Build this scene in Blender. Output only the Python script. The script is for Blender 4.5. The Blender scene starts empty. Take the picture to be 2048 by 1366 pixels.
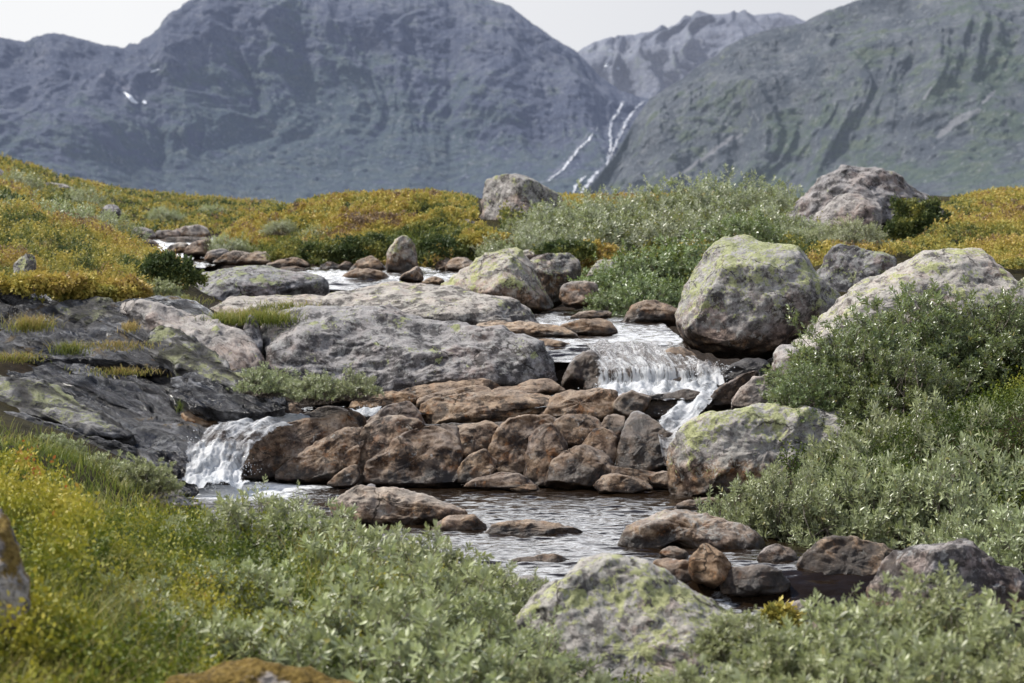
import bpy, math, random
import numpy as np
from mathutils import Vector
from mathutils.bvhtree import BVHTree

rng = np.random.default_rng(7)
random.seed(7)
sc = bpy.context.scene
COL = sc.collection
R = math.radians

# ------------------------------------------------------------------ camera frame
CAMZ = 1.5
FPX = 4836.0
PITCH = math.atan((683 - 400) / FPX)
CP, SP = math.cos(PITCH), math.sin(PITCH)

def pt(px, py, Y):
    """place in the world seen in direction (px, py) at northing Y"""
    u = (px - 1024) / FPX
    v = (683 - py) / FPX
    d = Y / (CP + v * SP)
    return np.array([u * d, Y, CAMZ + d * (-SP + v * CP)])

def proj(x, y, z):
    zz = z - CAMZ
    d = y * CP - zz * SP
    v = (y * SP + zz * CP) / d
    return 1024 + x / d * FPX, 683 - v * FPX

# ------------------------------------------------------------------ noise
_perm = np.random.default_rng(3).permutation(512)
_perm = np.concatenate([_perm, _perm, _perm])
_g = np.random.default_rng(4).normal(size=(512, 3))
_g /= np.linalg.norm(_g, axis=1)[:, None]

def perlin(p):
    p = np.asarray(p, float)
    i = np.floor(p).astype(np.int64)
    f = p - i
    i &= 511
    w = f * f * f * (f * (f * 6 - 15) + 10)
    out = 0
    for dx in (0, 1):
        for dy in (0, 1):
            for dz in (0, 1):
                h = _perm[_perm[_perm[(i[:, 0] + dx) & 511] + ((i[:, 1] + dy) & 511)] + ((i[:, 2] + dz) & 511)] & 511
                g = _g[h]
                dot = g[:, 0] * (f[:, 0] - dx) + g[:, 1] * (f[:, 1] - dy) + g[:, 2] * (f[:, 2] - dz)
                wx = w[:, 0] if dx else 1 - w[:, 0]
                wy = w[:, 1] if dy else 1 - w[:, 1]
                wz = w[:, 2] if dz else 1 - w[:, 2]
                out = out + dot * wx * wy * wz
    return out * 1.6

def fbm(p, octv=4, gain=0.5, lac=2.03):
    p = np.asarray(p, float)
    a, s = 1.0, 0
    for k in range(octv):
        s = s + a * perlin(p + 17.3 * k)
        p = p * lac
        a *= gain
    return s

def ridged(p, octv=4, gain=0.5):
    p = np.asarray(p, float)
    a, s = 1.0, 0
    for k in range(octv):
        s = s + a * (1 - 2 * np.abs(perlin(p + 9.1 * k)))
        p = p * 2.05
        a *= gain
    return s

def p2(x, y, s=1.0, z=0.0):
    return np.stack([x * s, y * s, np.full_like(x, z)], 1)

def smooth(a, b, x):
    t = np.clip((x - a) / (b - a), 0, 1)
    return t * t * (3 - 2 * t)

# ------------------------------------------------------------------ mesh helpers
def mk_mesh(name, verts, facesets, attrs=None, shade=True, uv=None):
    me = bpy.data.meshes.new(name)
    verts = np.asarray(verts, np.float32)
    me.vertices.add(len(verts))
    me.vertices.foreach_set('co', verts.ravel())
    facesets = [np.asarray(f, np.int32) for f in facesets if len(f)]
    nl = sum(f.size for f in facesets)
    npoly = sum(len(f) for f in facesets)
    me.loops.add(nl)
    me.loops.foreach_set('vertex_index', np.concatenate([f.ravel() for f in facesets]))
    me.polygons.add(npoly)
    tot = np.concatenate([np.full(len(f), f.shape[1], np.int32) for f in facesets])
    st = np.concatenate([[0], np.cumsum(tot)[:-1]]).astype(np.int32)
    me.polygons.foreach_set('loop_start', st)
    me.polygons.foreach_set('loop_total', tot)
    if shade:
        me.polygons.foreach_set('use_smooth', np.ones(npoly, bool))
    for k, v in (attrs or {}).items():
        v = np.asarray(v, np.float32)
        if v.ndim == 1:
            a = me.attributes.new(k, 'FLOAT', 'POINT')
            a.data.foreach_set('value', v)
        else:
            a = me.attributes.new(k, 'FLOAT_VECTOR', 'POINT')
            a.data.foreach_set('vector', v.ravel())
    me.update(calc_edges=True)
    me.validate()
    return me

def tag(o, label=None, cat=None, group=None, kind=None):
    if label: o['label'] = label
    if cat: o['category'] = cat
    if group: o['group'] = group
    if kind: o['kind'] = kind
    return o

def link(name, me, mat=None, parent=None):
    o = bpy.data.objects.new(name, me)
    COL.objects.link(o)
    if mat is not None and len(me.materials) == 0:
        me.materials.append(mat)
    if parent is not None:
        o.parent = parent
    return o

def empty(name, loc, rz=0):
    o = bpy.data.objects.new(name, None)
    COL.objects.link(o)
    o.location = loc
    o.rotation_euler = (0, 0, rz)
    o.empty_display_size = 0.1
    return o

def gridfaces(n, m, wrap=False):
    """n rows, m columns"""
    i = np.arange(n - 1)[:, None]
    j = np.arange(m if wrap else m - 1)[None, :]
    a = i * m + j
    b = i * m + (j + 1) % m
    c = (i + 1) * m + (j + 1) % m
    d = (i + 1) * m + j
    return np.stack([a, b, c, d], -1).reshape(-1, 4)

def normals_grid(v, faces):
    n = np.zeros_like(v)
    f = faces
    fn = np.cross(v[f[:, 2]] - v[f[:, 0]], v[f[:, 3]] - v[f[:, 1]])
    for k in range(4):
        np.add.at(n, f[:, k], fn)
    return n / (np.linalg.norm(n, axis=1)[:, None] + 1e-12)

# ------------------------------------------------------------------ node helpers
class NT:
    def __init__(self, name):
        self.m = bpy.data.materials.new(name)
        self.m.use_nodes = True
        self.t = self.m.node_tree
        self.t.nodes.clear()
        self.out = self.n('ShaderNodeOutputMaterial')
        self.pos = self.n('ShaderNodeNewGeometry')
        self.P = self.pos.outputs['Position']
    def n(self, ty, **kw):
        nd = self.t.nodes.new(ty)
        for k, v in kw.items():
            setattr(nd, k, v)
        return nd
    def l(self, a, b):
        self.t.links.new(a, b)
    def setin(self, sock, v):
        if isinstance(v, bpy.types.NodeSocket):
            self.l(v, sock)
        elif isinstance(v, (tuple, list)) and len(v) == 3 and sock.type == 'RGBA':
            sock.default_value = (*v, 1)
        else:
            sock.default_value = v
    def noise(self, scale, detail=4, rough=0.55, vec=None, dist=0.0):
        nd = self.n('ShaderNodeTexNoise')
        nd.inputs['Scale'].default_value = scale
        nd.inputs['Detail'].default_value = detail
        nd.inputs['Roughness'].default_value = rough
        nd.inputs['Distortion'].default_value = dist
        self.l(vec if vec is not None else self.P, nd.inputs['Vector'])
        return nd.outputs['Fac']
    def voro(self, scale, vec=None, feat='F1', out='Distance'):
        nd = self.n('ShaderNodeTexVoronoi', feature=feat)
        nd.inputs['Scale'].default_value = scale
        self.l(vec if vec is not None else self.P, nd.inputs['Vector'])
        return nd.outputs[out]
    def mapv(self, vec, scale=(1, 1, 1), rot=(0, 0, 0)):
        nd = self.n('ShaderNodeMapping')
        nd.inputs['Scale'].default_value = scale
        nd.inputs['Rotation'].default_value = rot
        self.l(vec, nd.inputs['Vector'])
        return nd.outputs['Vector']
    def ramp(self, f, stops, interp='LINEAR'):
        nd = self.n('ShaderNodeValToRGB')
        nd.color_ramp.interpolation = interp
        el = nd.color_ramp.elements
        while len(el) < len(stops):
            el.new(0.5)
        for e, (p, c) in zip(el, stops):
            e.position = p
            e.color = (*c, 1) if isinstance(c, (tuple, list)) else (c, c, c, 1)
        self.l(f, nd.inputs['Fac'])
        return nd.outputs['Color']
    def step(self, f, a, b):
        nd = self.n('ShaderNodeMapRange', interpolation_type='SMOOTHSTEP')
        self.setin(nd.inputs['Value'], f)
        self.setin(nd.inputs['From Min'], a)
        self.setin(nd.inputs['From Max'], b)
        return nd.outputs['Result']
    def math(self, op, a, b=0.0, c=0.0):
        nd = self.n('ShaderNodeMath', operation=op)
        self.setin(nd.inputs[0], a)
        self.setin(nd.inputs[1], b)
        self.setin(nd.inputs[2], c)
        return nd.outputs[0]
    def mix(self, f, a, b, mode='MIX'):
        nd = self.n('ShaderNodeMix', data_type='RGBA', blend_type=mode)
        self.setin(nd.inputs[0], f)
        self.setin(nd.inputs[6], a)
        self.setin(nd.inputs[7], b)
        return nd.outputs[2]
    def attr(self, name, out='Fac'):
        nd = self.n('ShaderNodeAttribute')
        nd.attribute_name = name
        return nd.outputs[out]
    def bump(self, h, strength=0.5, dist=0.02, nrm=None):
        nd = self.n('ShaderNodeBump')
        nd.inputs['Strength'].default_value = strength
        nd.inputs['Distance'].default_value = dist
        self.l(h, nd.inputs['Height'])
        if nrm is not None:
            self.l(nrm, nd.inputs['Normal'])
        return nd.outputs['Normal']
    def pbsdf(self, col, rough=0.8, nrm=None, spec=0.5, **kw):
        nd = self.n('ShaderNodeBsdfPrincipled')
        self.setin(nd.inputs['Base Color'], col)
        self.setin(nd.inputs['Roughness'], rough)
        self.setin(nd.inputs['Specular IOR Level'], spec)
        if nrm is not None:
            self.l(nrm, nd.inputs['Normal'])
        for k, v in kw.items():
            self.setin(nd.inputs[k], v)
        return nd.outputs[0]
    def done(self, sh):
        self.l(sh, self.out.inputs['Surface'])
        return self.m

# ------------------------------------------------------------------ materials
def rock_material():
    N = NT('granite')
    wet, lich, brown, dark, moss = [N.attr(a) for a in ('wet', 'lichen', 'brown', 'dark', 'moss')]
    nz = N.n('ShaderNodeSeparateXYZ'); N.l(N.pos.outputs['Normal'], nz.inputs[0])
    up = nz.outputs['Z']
    big = N.noise(2.6, 4, .55)
    mid = N.noise(12, 6, .66)
    fine = N.noise(75, 3, .7)
    soft = N.noise(5, 4, .62)
    grey = N.ramp(mid, [(.34, (.085, .083, .085)), (.45, (.21, .20, .197)), (.55, (.32, .305, .295)), (.66, (.46, .445, .43))])
    pink = N.ramp(mid, [(.36, (.12, .09, .08)), (.5, (.27, .215, .19)), (.65, (.44, .36, .32))])
    grey = N.mix(N.step(big, .5, .62), grey, pink)
    br = N.ramp(mid, [(.33, (.022, .012, .007)), (.43, (.085, .047, .025)), (.51, (.19, .122, .074)), (.59, (.30, .212, .138)), (.70, (.44, .345, .25))])
    orange = N.step(N.noise(17, 5, .6), .58, .66)
    br = N.mix(N.math('MULTIPLY', orange, .55), br, (.30, .13, .045))
    bn = N.math('ADD', brown, N.math('MULTIPLY', N.math('SUBTRACT', soft, .5), .9))
    col = N.mix(N.step(bn, .25, .75), grey, br)
    # upward faces lightened: sun on the tops painted into the colour
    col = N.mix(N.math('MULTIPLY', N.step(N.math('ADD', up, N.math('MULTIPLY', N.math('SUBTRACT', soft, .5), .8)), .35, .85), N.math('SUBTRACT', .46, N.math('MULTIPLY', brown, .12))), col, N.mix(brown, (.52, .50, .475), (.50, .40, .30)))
    # speckled grain
    col = N.mix(N.step(fine, .30, .46), N.mix(.62, col, (.03, .026, .024)), col)
    col = N.mix(N.math('MULTIPLY', N.step(fine, .56, .70), .42), col, N.mix(brown, (.52, .50, .47), (.42, .31, .21)))
    # black crust
    dk = N.math('SUBTRACT', N.math('ADD', N.noise(10, 6, .72), N.math('MULTIPLY', dark, .30)), N.math('MULTIPLY', up, .05))
    col = N.mix(N.math('MULTIPLY', N.step(dk, .60, .69), .74), col, (.032, .030, .031))
    # pale crustose lichen
    wl = N.math('ADD', N.noise(19, 6, .7, dist=.6), N.math('MULTIPLY', lich, .15))
    col = N.mix(N.math('MULTIPLY', N.step(wl, .60, .67), .58), col, N.ramp(fine, [(.35, (.28, .285, .27)), (.65, (.52, .52, .49))]))
    # map lichen, yellow green
    v1 = N.noise(8.5, 3, .5)
    v2 = N.noise(38, 6, .68, dist=.8)
    yl = N.math('ADD', N.math('MULTIPLY', v1, .40), N.math('MULTIPLY', v2, .60))
    thr = N.math('SUBTRACT', .695, N.math('MULTIPLY', lich, .185))
    ym = N.step(N.math('SUBTRACT', yl, thr), -.012, .02)
    ycol = N.ramp(fine, [(.28, (.15, .16, .07)), (.45, (.31, .34, .15)), (.62, (.43, .46, .235)), (.8, (.55, .56, .38))])
    # round crusts with crisp rims
    wv = N.n('ShaderNodeVectorMath', operation='ADD'); N.l(N.P, wv.inputs[0])
    wn_ = N.n('ShaderNodeTexNoise'); wn_.inputs['Scale'].default_value = 30; wn_.inputs['Detail'].default_value = 4; N.l(N.P, wn_.inputs['Vector'])
    ws_ = N.n('ShaderNodeVectorMath', operation='SCALE'); ws_.inputs['Scale'].default_value = .05; N.l(wn_.outputs['Color'], ws_.inputs[0]); N.l(ws_.outputs[0], wv.inputs[1])
    vo = N.n('ShaderNodeTexVoronoi'); vo.inputs['Scale'].default_value = 13; N.l(wv.outputs[0], vo.inputs['Vector'])
    vs = N.n('ShaderNodeSeparateColor'); N.l(vo.outputs['Color'], vs.inputs[0])
    rad = N.math('MULTIPLY', N.math('SUBTRACT', N.math('ADD', N.math('MULTIPLY', lich, .55), N.math('MULTIPLY', N.math('SUBTRACT', v1, .5), 1.6)), vs.outputs[0]), .9)
    ros = N.step(N.math('SUBTRACT', rad, vo.outputs['Distance']), -.02, .03)
    ym = N.math('MAXIMUM', ym, ros)
    ym = N.math('MULTIPLY', ym, N.step(lich, .02, .12))
    col = N.mix(N.math('MULTIPLY', ym, .85), col, ycol)
    # moss
    mm = N.math('MULTIPLY', N.step(N.math('ADD', N.noise(9, 6, .65), N.math('MULTIPLY', moss, .28)), .62, .70), N.step(moss, .02, .1))
    mcol = N.ramp(fine, [(.3, (.05, .035, .008)), (.5, (.155, .105, .025)), (.7, (.27, .20, .06))])
    col = N.mix(mm, col, mcol)
    # hairline joints
    jv = N.n('ShaderNodeTexVoronoi', feature='DISTANCE_TO_EDGE'); jv.inputs['Scale'].default_value = 3.1
    jm = N.mapv(wv.outputs[0], (1, 1, 2.2), (.3, .5, .2)); N.l(jm, jv.inputs['Vector'])
    jc = N.math('MULTIPLY', N.math('SUBTRACT', 1.0, N.step(jv.outputs['Distance'], .004, .022)), N.step(N.noise(3.3, 2, .5), .5, .6))
    col = N.mix(N.math('MULTIPLY', jc, .8), col, (.02, .015, .012))
    wn = N.math('ADD', wet, N.math('MULTIPLY', N.math('SUBTRACT', soft, .5), .7))
    w = N.step(wn, .25, .8)
    wcol = N.mix(.72, col, (.012, .009, .008))
    col = N.mix(w, col, wcol)
    rough = N.math('SUBTRACT', .9, N.math('MULTIPLY', w, .56))
    oi = N.n('ShaderNodeObjectInfo')
    tone = N.mix(oi.outputs['Random'], (.80, .80, .84), (1.18, 1.12, 1.04))
    col = N.mix(1.0, col, tone, 'MULTIPLY')
    h = N.noise(22, 7, .70)
    b = N.bump(h, .75, .028)
    return N.done(N.pbsdf(col, rough, b, spec=N.math('ADD', .25, N.math('MULTIPLY', w, .3))))

def slab_material():
    """dark foliated wet bedrock"""
    N = NT('wet_bedrock')
    wet, lich, brown, dark, moss = [N.attr(a) for a in ('wet', 'lichen', 'brown', 'dark', 'moss')]
    def dotp(v, k):
        nd = N.n('ShaderNodeVectorMath', operation='DOT_PRODUCT'); N.l(N.P, nd.inputs[0]); nd.inputs[1].default_value = v
        return N.math('MULTIPLY', nd.outputs['Value'], k)
    cb = N.n('ShaderNodeCombineXYZ')
    N.l(dotp((.72, -.62, -.31), 2.2), cb.inputs[0]); N.l(dotp((.55, .78, -.28), 17), cb.inputs[1]); N.l(dotp((.42, .03, .90), 22), cb.inputs[2])
    st = cb.outputs[0]
    g1 = N.noise(1.0, 8, .68, vec=st, dist=.5)
    cv = N.n('ShaderNodeTexVoronoi', feature='DISTANCE_TO_EDGE'); cv.inputs['Scale'].default_value = .30; N.l(st, cv.inputs['Vector'])
    crk = N.math('SUBTRACT', 1.0, N.step(cv.outputs['Distance'], .015, .10))
    g2 = N.noise(16, 7, .65)
    fine = N.noise(70, 4, .7)
    col = N.ramp(g1, [(.38, (.012, .012, .015)), (.47, (.044, .044, .050)), (.54, (.105, .105, .113)), (.63, (.30, .30, .315))])
    gr = N.ramp(g2, [(.36, (.08, .08, .08)), (.5, (.22, .212, .205)), (.65, (.40, .385, .37))])
    col = N.mix(N.step(N.math('ADD', lich, N.math('SUBTRACT', N.noise(3.0, 5, .6), .5)), .2, .75), col, gr)
    br = N.ramp(g2, [(.25, (.05, .03, .022)), (.5, (.15, .10, .075)), (.75, (.28, .20, .16))])
    col = N.mix(N.step(N.math('ADD', brown, N.math('SUBTRACT', N.noise(4, 5, .6), .5)), .3, .8), col, br)
    col = N.mix(N.step(fine, .28, .45), N.mix(.5, col, (.02, .02, .022)), col)
    yl = N.math('ADD', N.math('MULTIPLY', N.noise(5.5, 4, .5), .5), N.math('MULTIPLY', N.noise(36, 6, .68, dist=.8), .5))
    ym = N.math('MULTIPLY', N.step(N.math('SUBTRACT', yl, N.math('SUBTRACT', .68, N.math('MULTIPLY', lich, .19))), -.012, .022), N.step(lich, .02, .15))
    col = N.mix(N.math('MULTIPLY', ym, .8), col, N.ramp(N.noise(55, 5, .7), [(.28, (.12, .13, .05)), (.45, (.28, .30, .12)), (.65, (.40, .41, .22))]))
    mm = N.math('MULTIPLY', N.step(N.math('ADD', N.noise(6, 6, .65), N.math('MULTIPLY', moss, .26)), .64, .72), N.step(moss, .02, .1))
    col = N.mix(mm, col, N.ramp(N.noise(60, 4, .7), [(.3, (.04, .026, .01)), (.5, (.17, .105, .025)), (.7, (.30, .20, .05))]))
    col = N.mix(N.math('MULTIPLY', crk, .85), col, (.012, .01, .009))
    w = N.step(N.math('ADD', wet, N.math('MULTIPLY', N.math('SUBTRACT', N.noise(5, 5, .6), .5), 1.3)), .2, .8)
    col = N.mix(w, col, N.mix(.45, col, (.012, .012, .016)))
    rough = N.math('SUBTRACT', .80, N.math('MULTIPLY', w, .58))
    h = N.math('SUBTRACT', N.math('ADD', N.math('MULTIPLY', g1, 1.5), N.math('ADD', N.math('MULTIPLY', g2, .5), N.math('MULTIPLY', fine, .2))), N.math('MULTIPLY', crk, .8))
    b = N.bump(h, 1.0, .045)
    return N.done(N.pbsdf(col, rough, b, spec=.6))

def leaf_material(name, top, under, dry=(.30, .24, .06), gloss=.42, trans=.28):
    N = NT(name)
    t = N.attr('tint')
    rz = N.attr('shade')
    oi = N.n('ShaderNodeObjectInfo')
    c = N.mix(t, tuple(x * .55 for x in top), tuple(min(1, x * 1.5) for x in top))
    c = N.mix(N.math('MULTIPLY', N.step(t, .93, .96), .75), c, dry)
    hs = N.n('ShaderNodeHueSaturation')
    N.setin(hs.inputs['Hue'], N.math('ADD', .485, N.math('MULTIPLY', oi.outputs['Random'], .03)))
    N.setin(hs.inputs['Value'], N.math('ADD', .85, N.math('MULTIPLY', oi.outputs['Random'], .3)))
    N.l(c, hs.inputs['Color'])
    c = hs.outputs[0]
    c = N.mix(N.pos.outputs['Backfacing'], c, N.mix(.5, c, under))
    d = N.pbsdf(c, gloss, spec=.75)
    tr = N.n('ShaderNodeBsdfTranslucent')
    N.setin(tr.inputs['Color'], N.mix(.5, c, (.30, .36, .05)))
    ms = N.n('ShaderNodeMixShader')
    ms.inputs[0].default_value = trans
    N.l(d, ms.inputs[1]); N.l(tr.outputs[0], ms.inputs[2])
    return N.done(ms.outputs[0])

def ramp_leaf_material(name, stops, trans=.25, rough=.55):
    N = NT(name)
    t = N.attr('tint')
    c = N.ramp(t, stops)
    d = N.pbsdf(c, rough, spec=.35)
    tr = N.n('ShaderNodeBsdfTranslucent')
    N.setin(tr.inputs['Color'], c)
    ms = N.n('ShaderNodeMixShader')
    ms.inputs[0].default_value = trans
    N.l(d, ms.inputs[1]); N.l(tr.outputs[0], ms.inputs[2])
    return N.done(ms.outputs[0])

def bark_material():
    N = NT('bark')
    c = N.ramp(N.noise(60, 5, .6), [(.35, (.06, .045, .035)), (.5, (.19, .155, .125)), (.65, (.36, .32, .28))])
    return N.done(N.pbsdf(c, .8))

def ground_material():
    N = NT('heath_soil')
    n = N.noise(7, 8, .7)
    c = N.ramp(n, [(.3, (.010, .009, .004)), (.5, (.032, .027, .010)), (.65, (.06, .05, .015)), (.8, (.09, .065, .02))])
    soil = N.ramp(N.noise(30, 6, .7), [(.35, (.008, .006, .004)), (.55, (.03, .02, .014)), (.7, (.085, .06, .042))])
    bed = N.attr('bed')
    c = N.mix(bed, c, soil)
    b = N.bump(N.noise(40, 6, .7), .9, .03)
    return N.done(N.pbsdf(c, .95, b, spec=.1))

def water_material(name, scale=1.0, strength=.6, foam=0.0, base=(.014, .0085, .005)):
    N = NT(name)
    sv = N.mapv(N.P, (5.0 * scale, 12.0 * scale, 4))
    w1 = N.noise(1.0, 3, .5, vec=sv, dist=.8)
    w2 = N.noise(2.9, 4, .55, vec=sv, dist=.5)
    big = N.noise(1.5, 3, .5)
    h = N.math('ADD', N.math('MULTIPLY', w1, 1.0), N.math('MULTIPLY', w2, .35))
    h = N.math('MULTIPLY', h, N.math('ADD', .35, N.step(big, .32, .62)))
    b = N.bump(h, strength, .016)
    c = base
    rough = .08
    sh = N.pbsdf(c, rough, b, spec=.5, IOR=1.33)
    fo = N.attr('foam')
    fn = N.math('ADD', N.noise(1.4, 6, .7, vec=N.mapv(N.P, (14, 24, 10)), dist=1.2), N.math('MULTIPLY', fo, .62))
    fm = N.math('MULTIPLY', N.step(fn, .78, 1.18), N.step(fo, .01, .2))
    wh = N.pbsdf(N.ramp(N.noise(50, 4, .6), [(.3, (.55, .58, .60)), (.6, (.86, .87, .88))]), .6, b)
    ms = N.n('ShaderNodeMixShader')
    N.l(fm, ms.inputs[0]); N.l(sh, ms.inputs[1]); N.l(wh, ms.inputs[2])
    return N.done(ms.outputs[0])

def fall_material(name, cover=.5, base=(.03, .02, .013), uvs=(48, 2.4), w1=.75, w2=.12, bs=.9, soft=.16):
    """running white water over brown rock: streaks follow the flow"""
    N = NT(name)
    fl = N.attr('flow', 'Vector')
    wob = N.n('ShaderNodeVectorMath', operation='ADD')
    N.l(N.mapv(fl, (uvs[0], uvs[1], 1)), wob.inputs[0])
    nn = N.n('ShaderNodeTexNoise'); nn.inputs['Scale'].default_value = 9; nn.inputs['Detail'].default_value = 3
    N.l(N.P, nn.inputs['Vector'])
    sc_ = N.n('ShaderNodeVectorMath', operation='SCALE'); sc_.inputs['Scale'].default_value = 1.5
    N.l(nn.outputs['Color'], sc_.inputs[0]); N.l(sc_.outputs[0], wob.inputs[1])
    s1 = N.noise(1.0, 5, .65, vec=wob.outputs[0])
    s2 = N.noise(26, 6, .72)
    s3 = N.noise(5, 3, .5)
    f = N.attr('foam')
    m = N.math('ADD', N.math('ADD', N.math('MULTIPLY', s1, w1), N.math('MULTIPLY', s2, w2)), N.math('MULTIPLY', s3, .23))
    m = N.math('ADD', m, N.math('MULTIPLY', N.math('SUBTRACT', f, .5), .5))
    mask = N.step(m, .58 - soft / 2 + (.5 - cover) * .4, .58 + soft / 2 + (.5 - cover) * .4)
    hb = N.math('ADD', N.math('MULTIPLY', s1, 1.0), N.math('MULTIPLY', s2, .35))
    b = N.bump(hb, bs, .035)
    wcol = N.ramp(s1, [(.36, (.50, .53, .56)), (.5, (.80, .82, .84)), (.6, (.92, .92, .92))])
    df = N.n('ShaderNodeBsdfDiffuse'); N.l(wcol, df.inputs['Color']); N.l(b, df.inputs['Normal'])
    tl = N.n('ShaderNodeBsdfTranslucent'); N.l(wcol, tl.inputs['Color'])
    wm = N.n('ShaderNodeMixShader'); wm.inputs[0].default_value = .4
    N.l(df.outputs[0], wm.inputs[1]); N.l(tl.outputs[0], wm.inputs[2])
    white = wm.outputs[0]
    wat = N.pbsdf(N.ramp(s2, [(.3, base), (.7, tuple(x * 4 for x in base))]), .07, b, IOR=1.33)
    tr = N.n('ShaderNodeBsdfTransparent')
    thin = N.n('ShaderNodeMixShader'); thin.inputs[0].default_value = .30
    N.l(wat, thin.inputs[1]); N.l(tr.outputs[0], thin.inputs[2])
    ms = N.n('ShaderNodeMixShader')
    N.l(mask, ms.inputs[0]); N.l(thin.outputs[0], ms.inputs[1]); N.l(white, ms.inputs[2])
    # ragged sheet edges
    e = N.attr('edge')
    em = N.step(N.math('ADD', e, N.math('MULTIPLY', N.math('SUBTRACT', s2, .5), .9)), .18, .38)
    m2 = N.n('ShaderNodeMixShader')
    N.l(em, m2.inputs[0]); N.l(tr.outputs[0], m2.inputs[1]); N.l(ms.outputs[0], m2.inputs[2])
    return N.done(m2.outputs[0])

def mountain_material(name, haze, hz=.5, em_k=.66, grey=1.0):
    N = NT(name)
    a = N.attr('veg')
    scar = N.attr('scar')
    dk = N.attr('crag')
    nv = N.noise(.012, 3, .5)
    gl = N.noise(1.0, 9, .72, vec=N.mapv(N.P, (.060, .012, .012), (0, R(20), 0)), dist=.4)
    lg = N.noise(1.0, 8, .72, vec=N.mapv(N.P, (.012, .02, .075), (0, R(-9), 0)), dist=.6)
    n2 = N.noise(.035, 9, .74)
    n3 = N.noise(.14, 6, .72)
    mixn = N.math('ADD', N.math('MULTIPLY', gl, .5), N.math('MULTIPLY', lg, .5))
    mixn = N.math('ADD', mixn, N.math('MULTIPLY', N.math('SUBTRACT', nv, .5), .35))
    rock = N.ramp(mixn, [(.36, (.025, .026, .033)), (.46, (.085, .086, .095)), (.54, (.17, .17, .175)), (.66, (.42, .41, .40))])
    veg = N.ramp(N.math('ADD', N.math('MULTIPLY', n2, .6), N.math('MULTIPLY', lg, .4)), [(.38, (.016, .030, .012)), (.5, (.062, .102, .028)), (.61, (.16, .18, .06))])
    f = N.step(N.math('ADD', N.math('ADD', N.math('ADD', a, N.math('MULTIPLY', N.math('SUBTRACT', nv, .5), 1.8)), N.math('MULTIPLY', N.math('SUBTRACT', n2, .5), 2.4)), N.math('MULTIPLY', N.math('SUBTRACT', lg, .5), 1.6)), .3, .7)
    c = N.mix(f, rock, veg)
    c = N.mix(N.math('MULTIPLY', N.step(n3, .555, .63), .75), c, (.38, .375, .37))
    c = N.mix(N.math('MULTIPLY', N.math('SUBTRACT', 1.0, N.step(n3, .37, .46)), .55), c, (.016, .018, .02))
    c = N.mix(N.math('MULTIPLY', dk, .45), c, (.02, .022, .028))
    sm = N.step(N.math('ADD', scar, N.math('MULTIPLY', N.math('SUBTRACT', N.noise(.12, 6, .7), .5), 1.7)), .45, .75)
    c = N.mix(N.math('MULTIPLY', sm, .85), c, (.42, .40, .41))
    b = N.bump(N.math('ADD', N.math('ADD', gl, lg), N.math('ADD', n3, n2)), 1.0, 7.0)
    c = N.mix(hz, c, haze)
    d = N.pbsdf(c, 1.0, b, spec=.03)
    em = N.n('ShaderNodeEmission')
    N.setin(em.inputs['Color'], haze); em.inputs['Strength'].default_value = hz * em_k  # haze of the air painted as tint and glow on the slopes
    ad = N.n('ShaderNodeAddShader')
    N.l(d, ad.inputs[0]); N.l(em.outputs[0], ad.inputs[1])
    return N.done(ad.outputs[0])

def soft_strip_material(name, col, noise, thr=.35):
    N = NT(name)
    e = N.attr('edge')
    n = N.noise(noise, 5, .7, vec=N.mapv(N.P, (1, 1, .45)))
    m = N.step(N.math('ADD', e, N.math('MULTIPLY', N.math('SUBTRACT', n, .5), 2.6)), thr, thr + .35)
    tr = N.n('ShaderNodeBsdfTransparent')
    ms = N.n('ShaderNodeMixShader')
    N.l(N.math('MULTIPLY', m, .8), ms.inputs[0]); N.l(tr.outputs[0], ms.inputs[1]); N.l(N.pbsdf(col, .7), ms.inputs[2])
    return N.done(ms.outputs[0])

def plain(name, col, rough=.7, noise=None):
    N = NT(name)
    c = col
    if noise:
        c = N.mix(N.noise(noise, 4, .6), tuple(x * .7 for x in col), tuple(min(1, x * 1.15) for x in col))
    return N.done(N.pbsdf(c, rough))

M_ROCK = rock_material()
M_SLAB = slab_material()
M_BARK = bark_material()
M_SILVER = leaf_material('silver_willow_leaf', (.325, .355, .175), (.47, .49, .355))
M_GREYLEAF = leaf_material('grey_willow_leaf', (.30, .335, .175), (.46, .48, .36), gloss=.34)
M_GREEN = leaf_material('green_willow_leaf', (.155, .22, .078), (.30, .36, .19), gloss=.33)
M_DEEP = leaf_material('deep_willow_leaf', (.155, .20, .08), (.29, .32, .21), gloss=.32)
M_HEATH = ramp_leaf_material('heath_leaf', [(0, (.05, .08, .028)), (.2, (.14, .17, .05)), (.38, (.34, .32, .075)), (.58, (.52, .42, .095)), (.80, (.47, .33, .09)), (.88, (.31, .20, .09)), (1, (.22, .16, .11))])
M_BILB = ramp_leaf_material('bilberry_leaf', [(0, (.04, .07, .012)), (.3, (.13, .17, .02)), (.6, (.34, .32, .035)), (.85, (.48, .40, .06)), (.96, (.40, .20, .05)), (1, (.45, .07, .03))])
M_GRASS = ramp_leaf_material('grass_blade', [(0, (.05, .08, .012)), (.4, (.16, .20, .035)), (.7, (.33, .31, .075)), (1, (.42, .30, .12))], trans=.35)
M_GROUND = ground_material()
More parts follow.
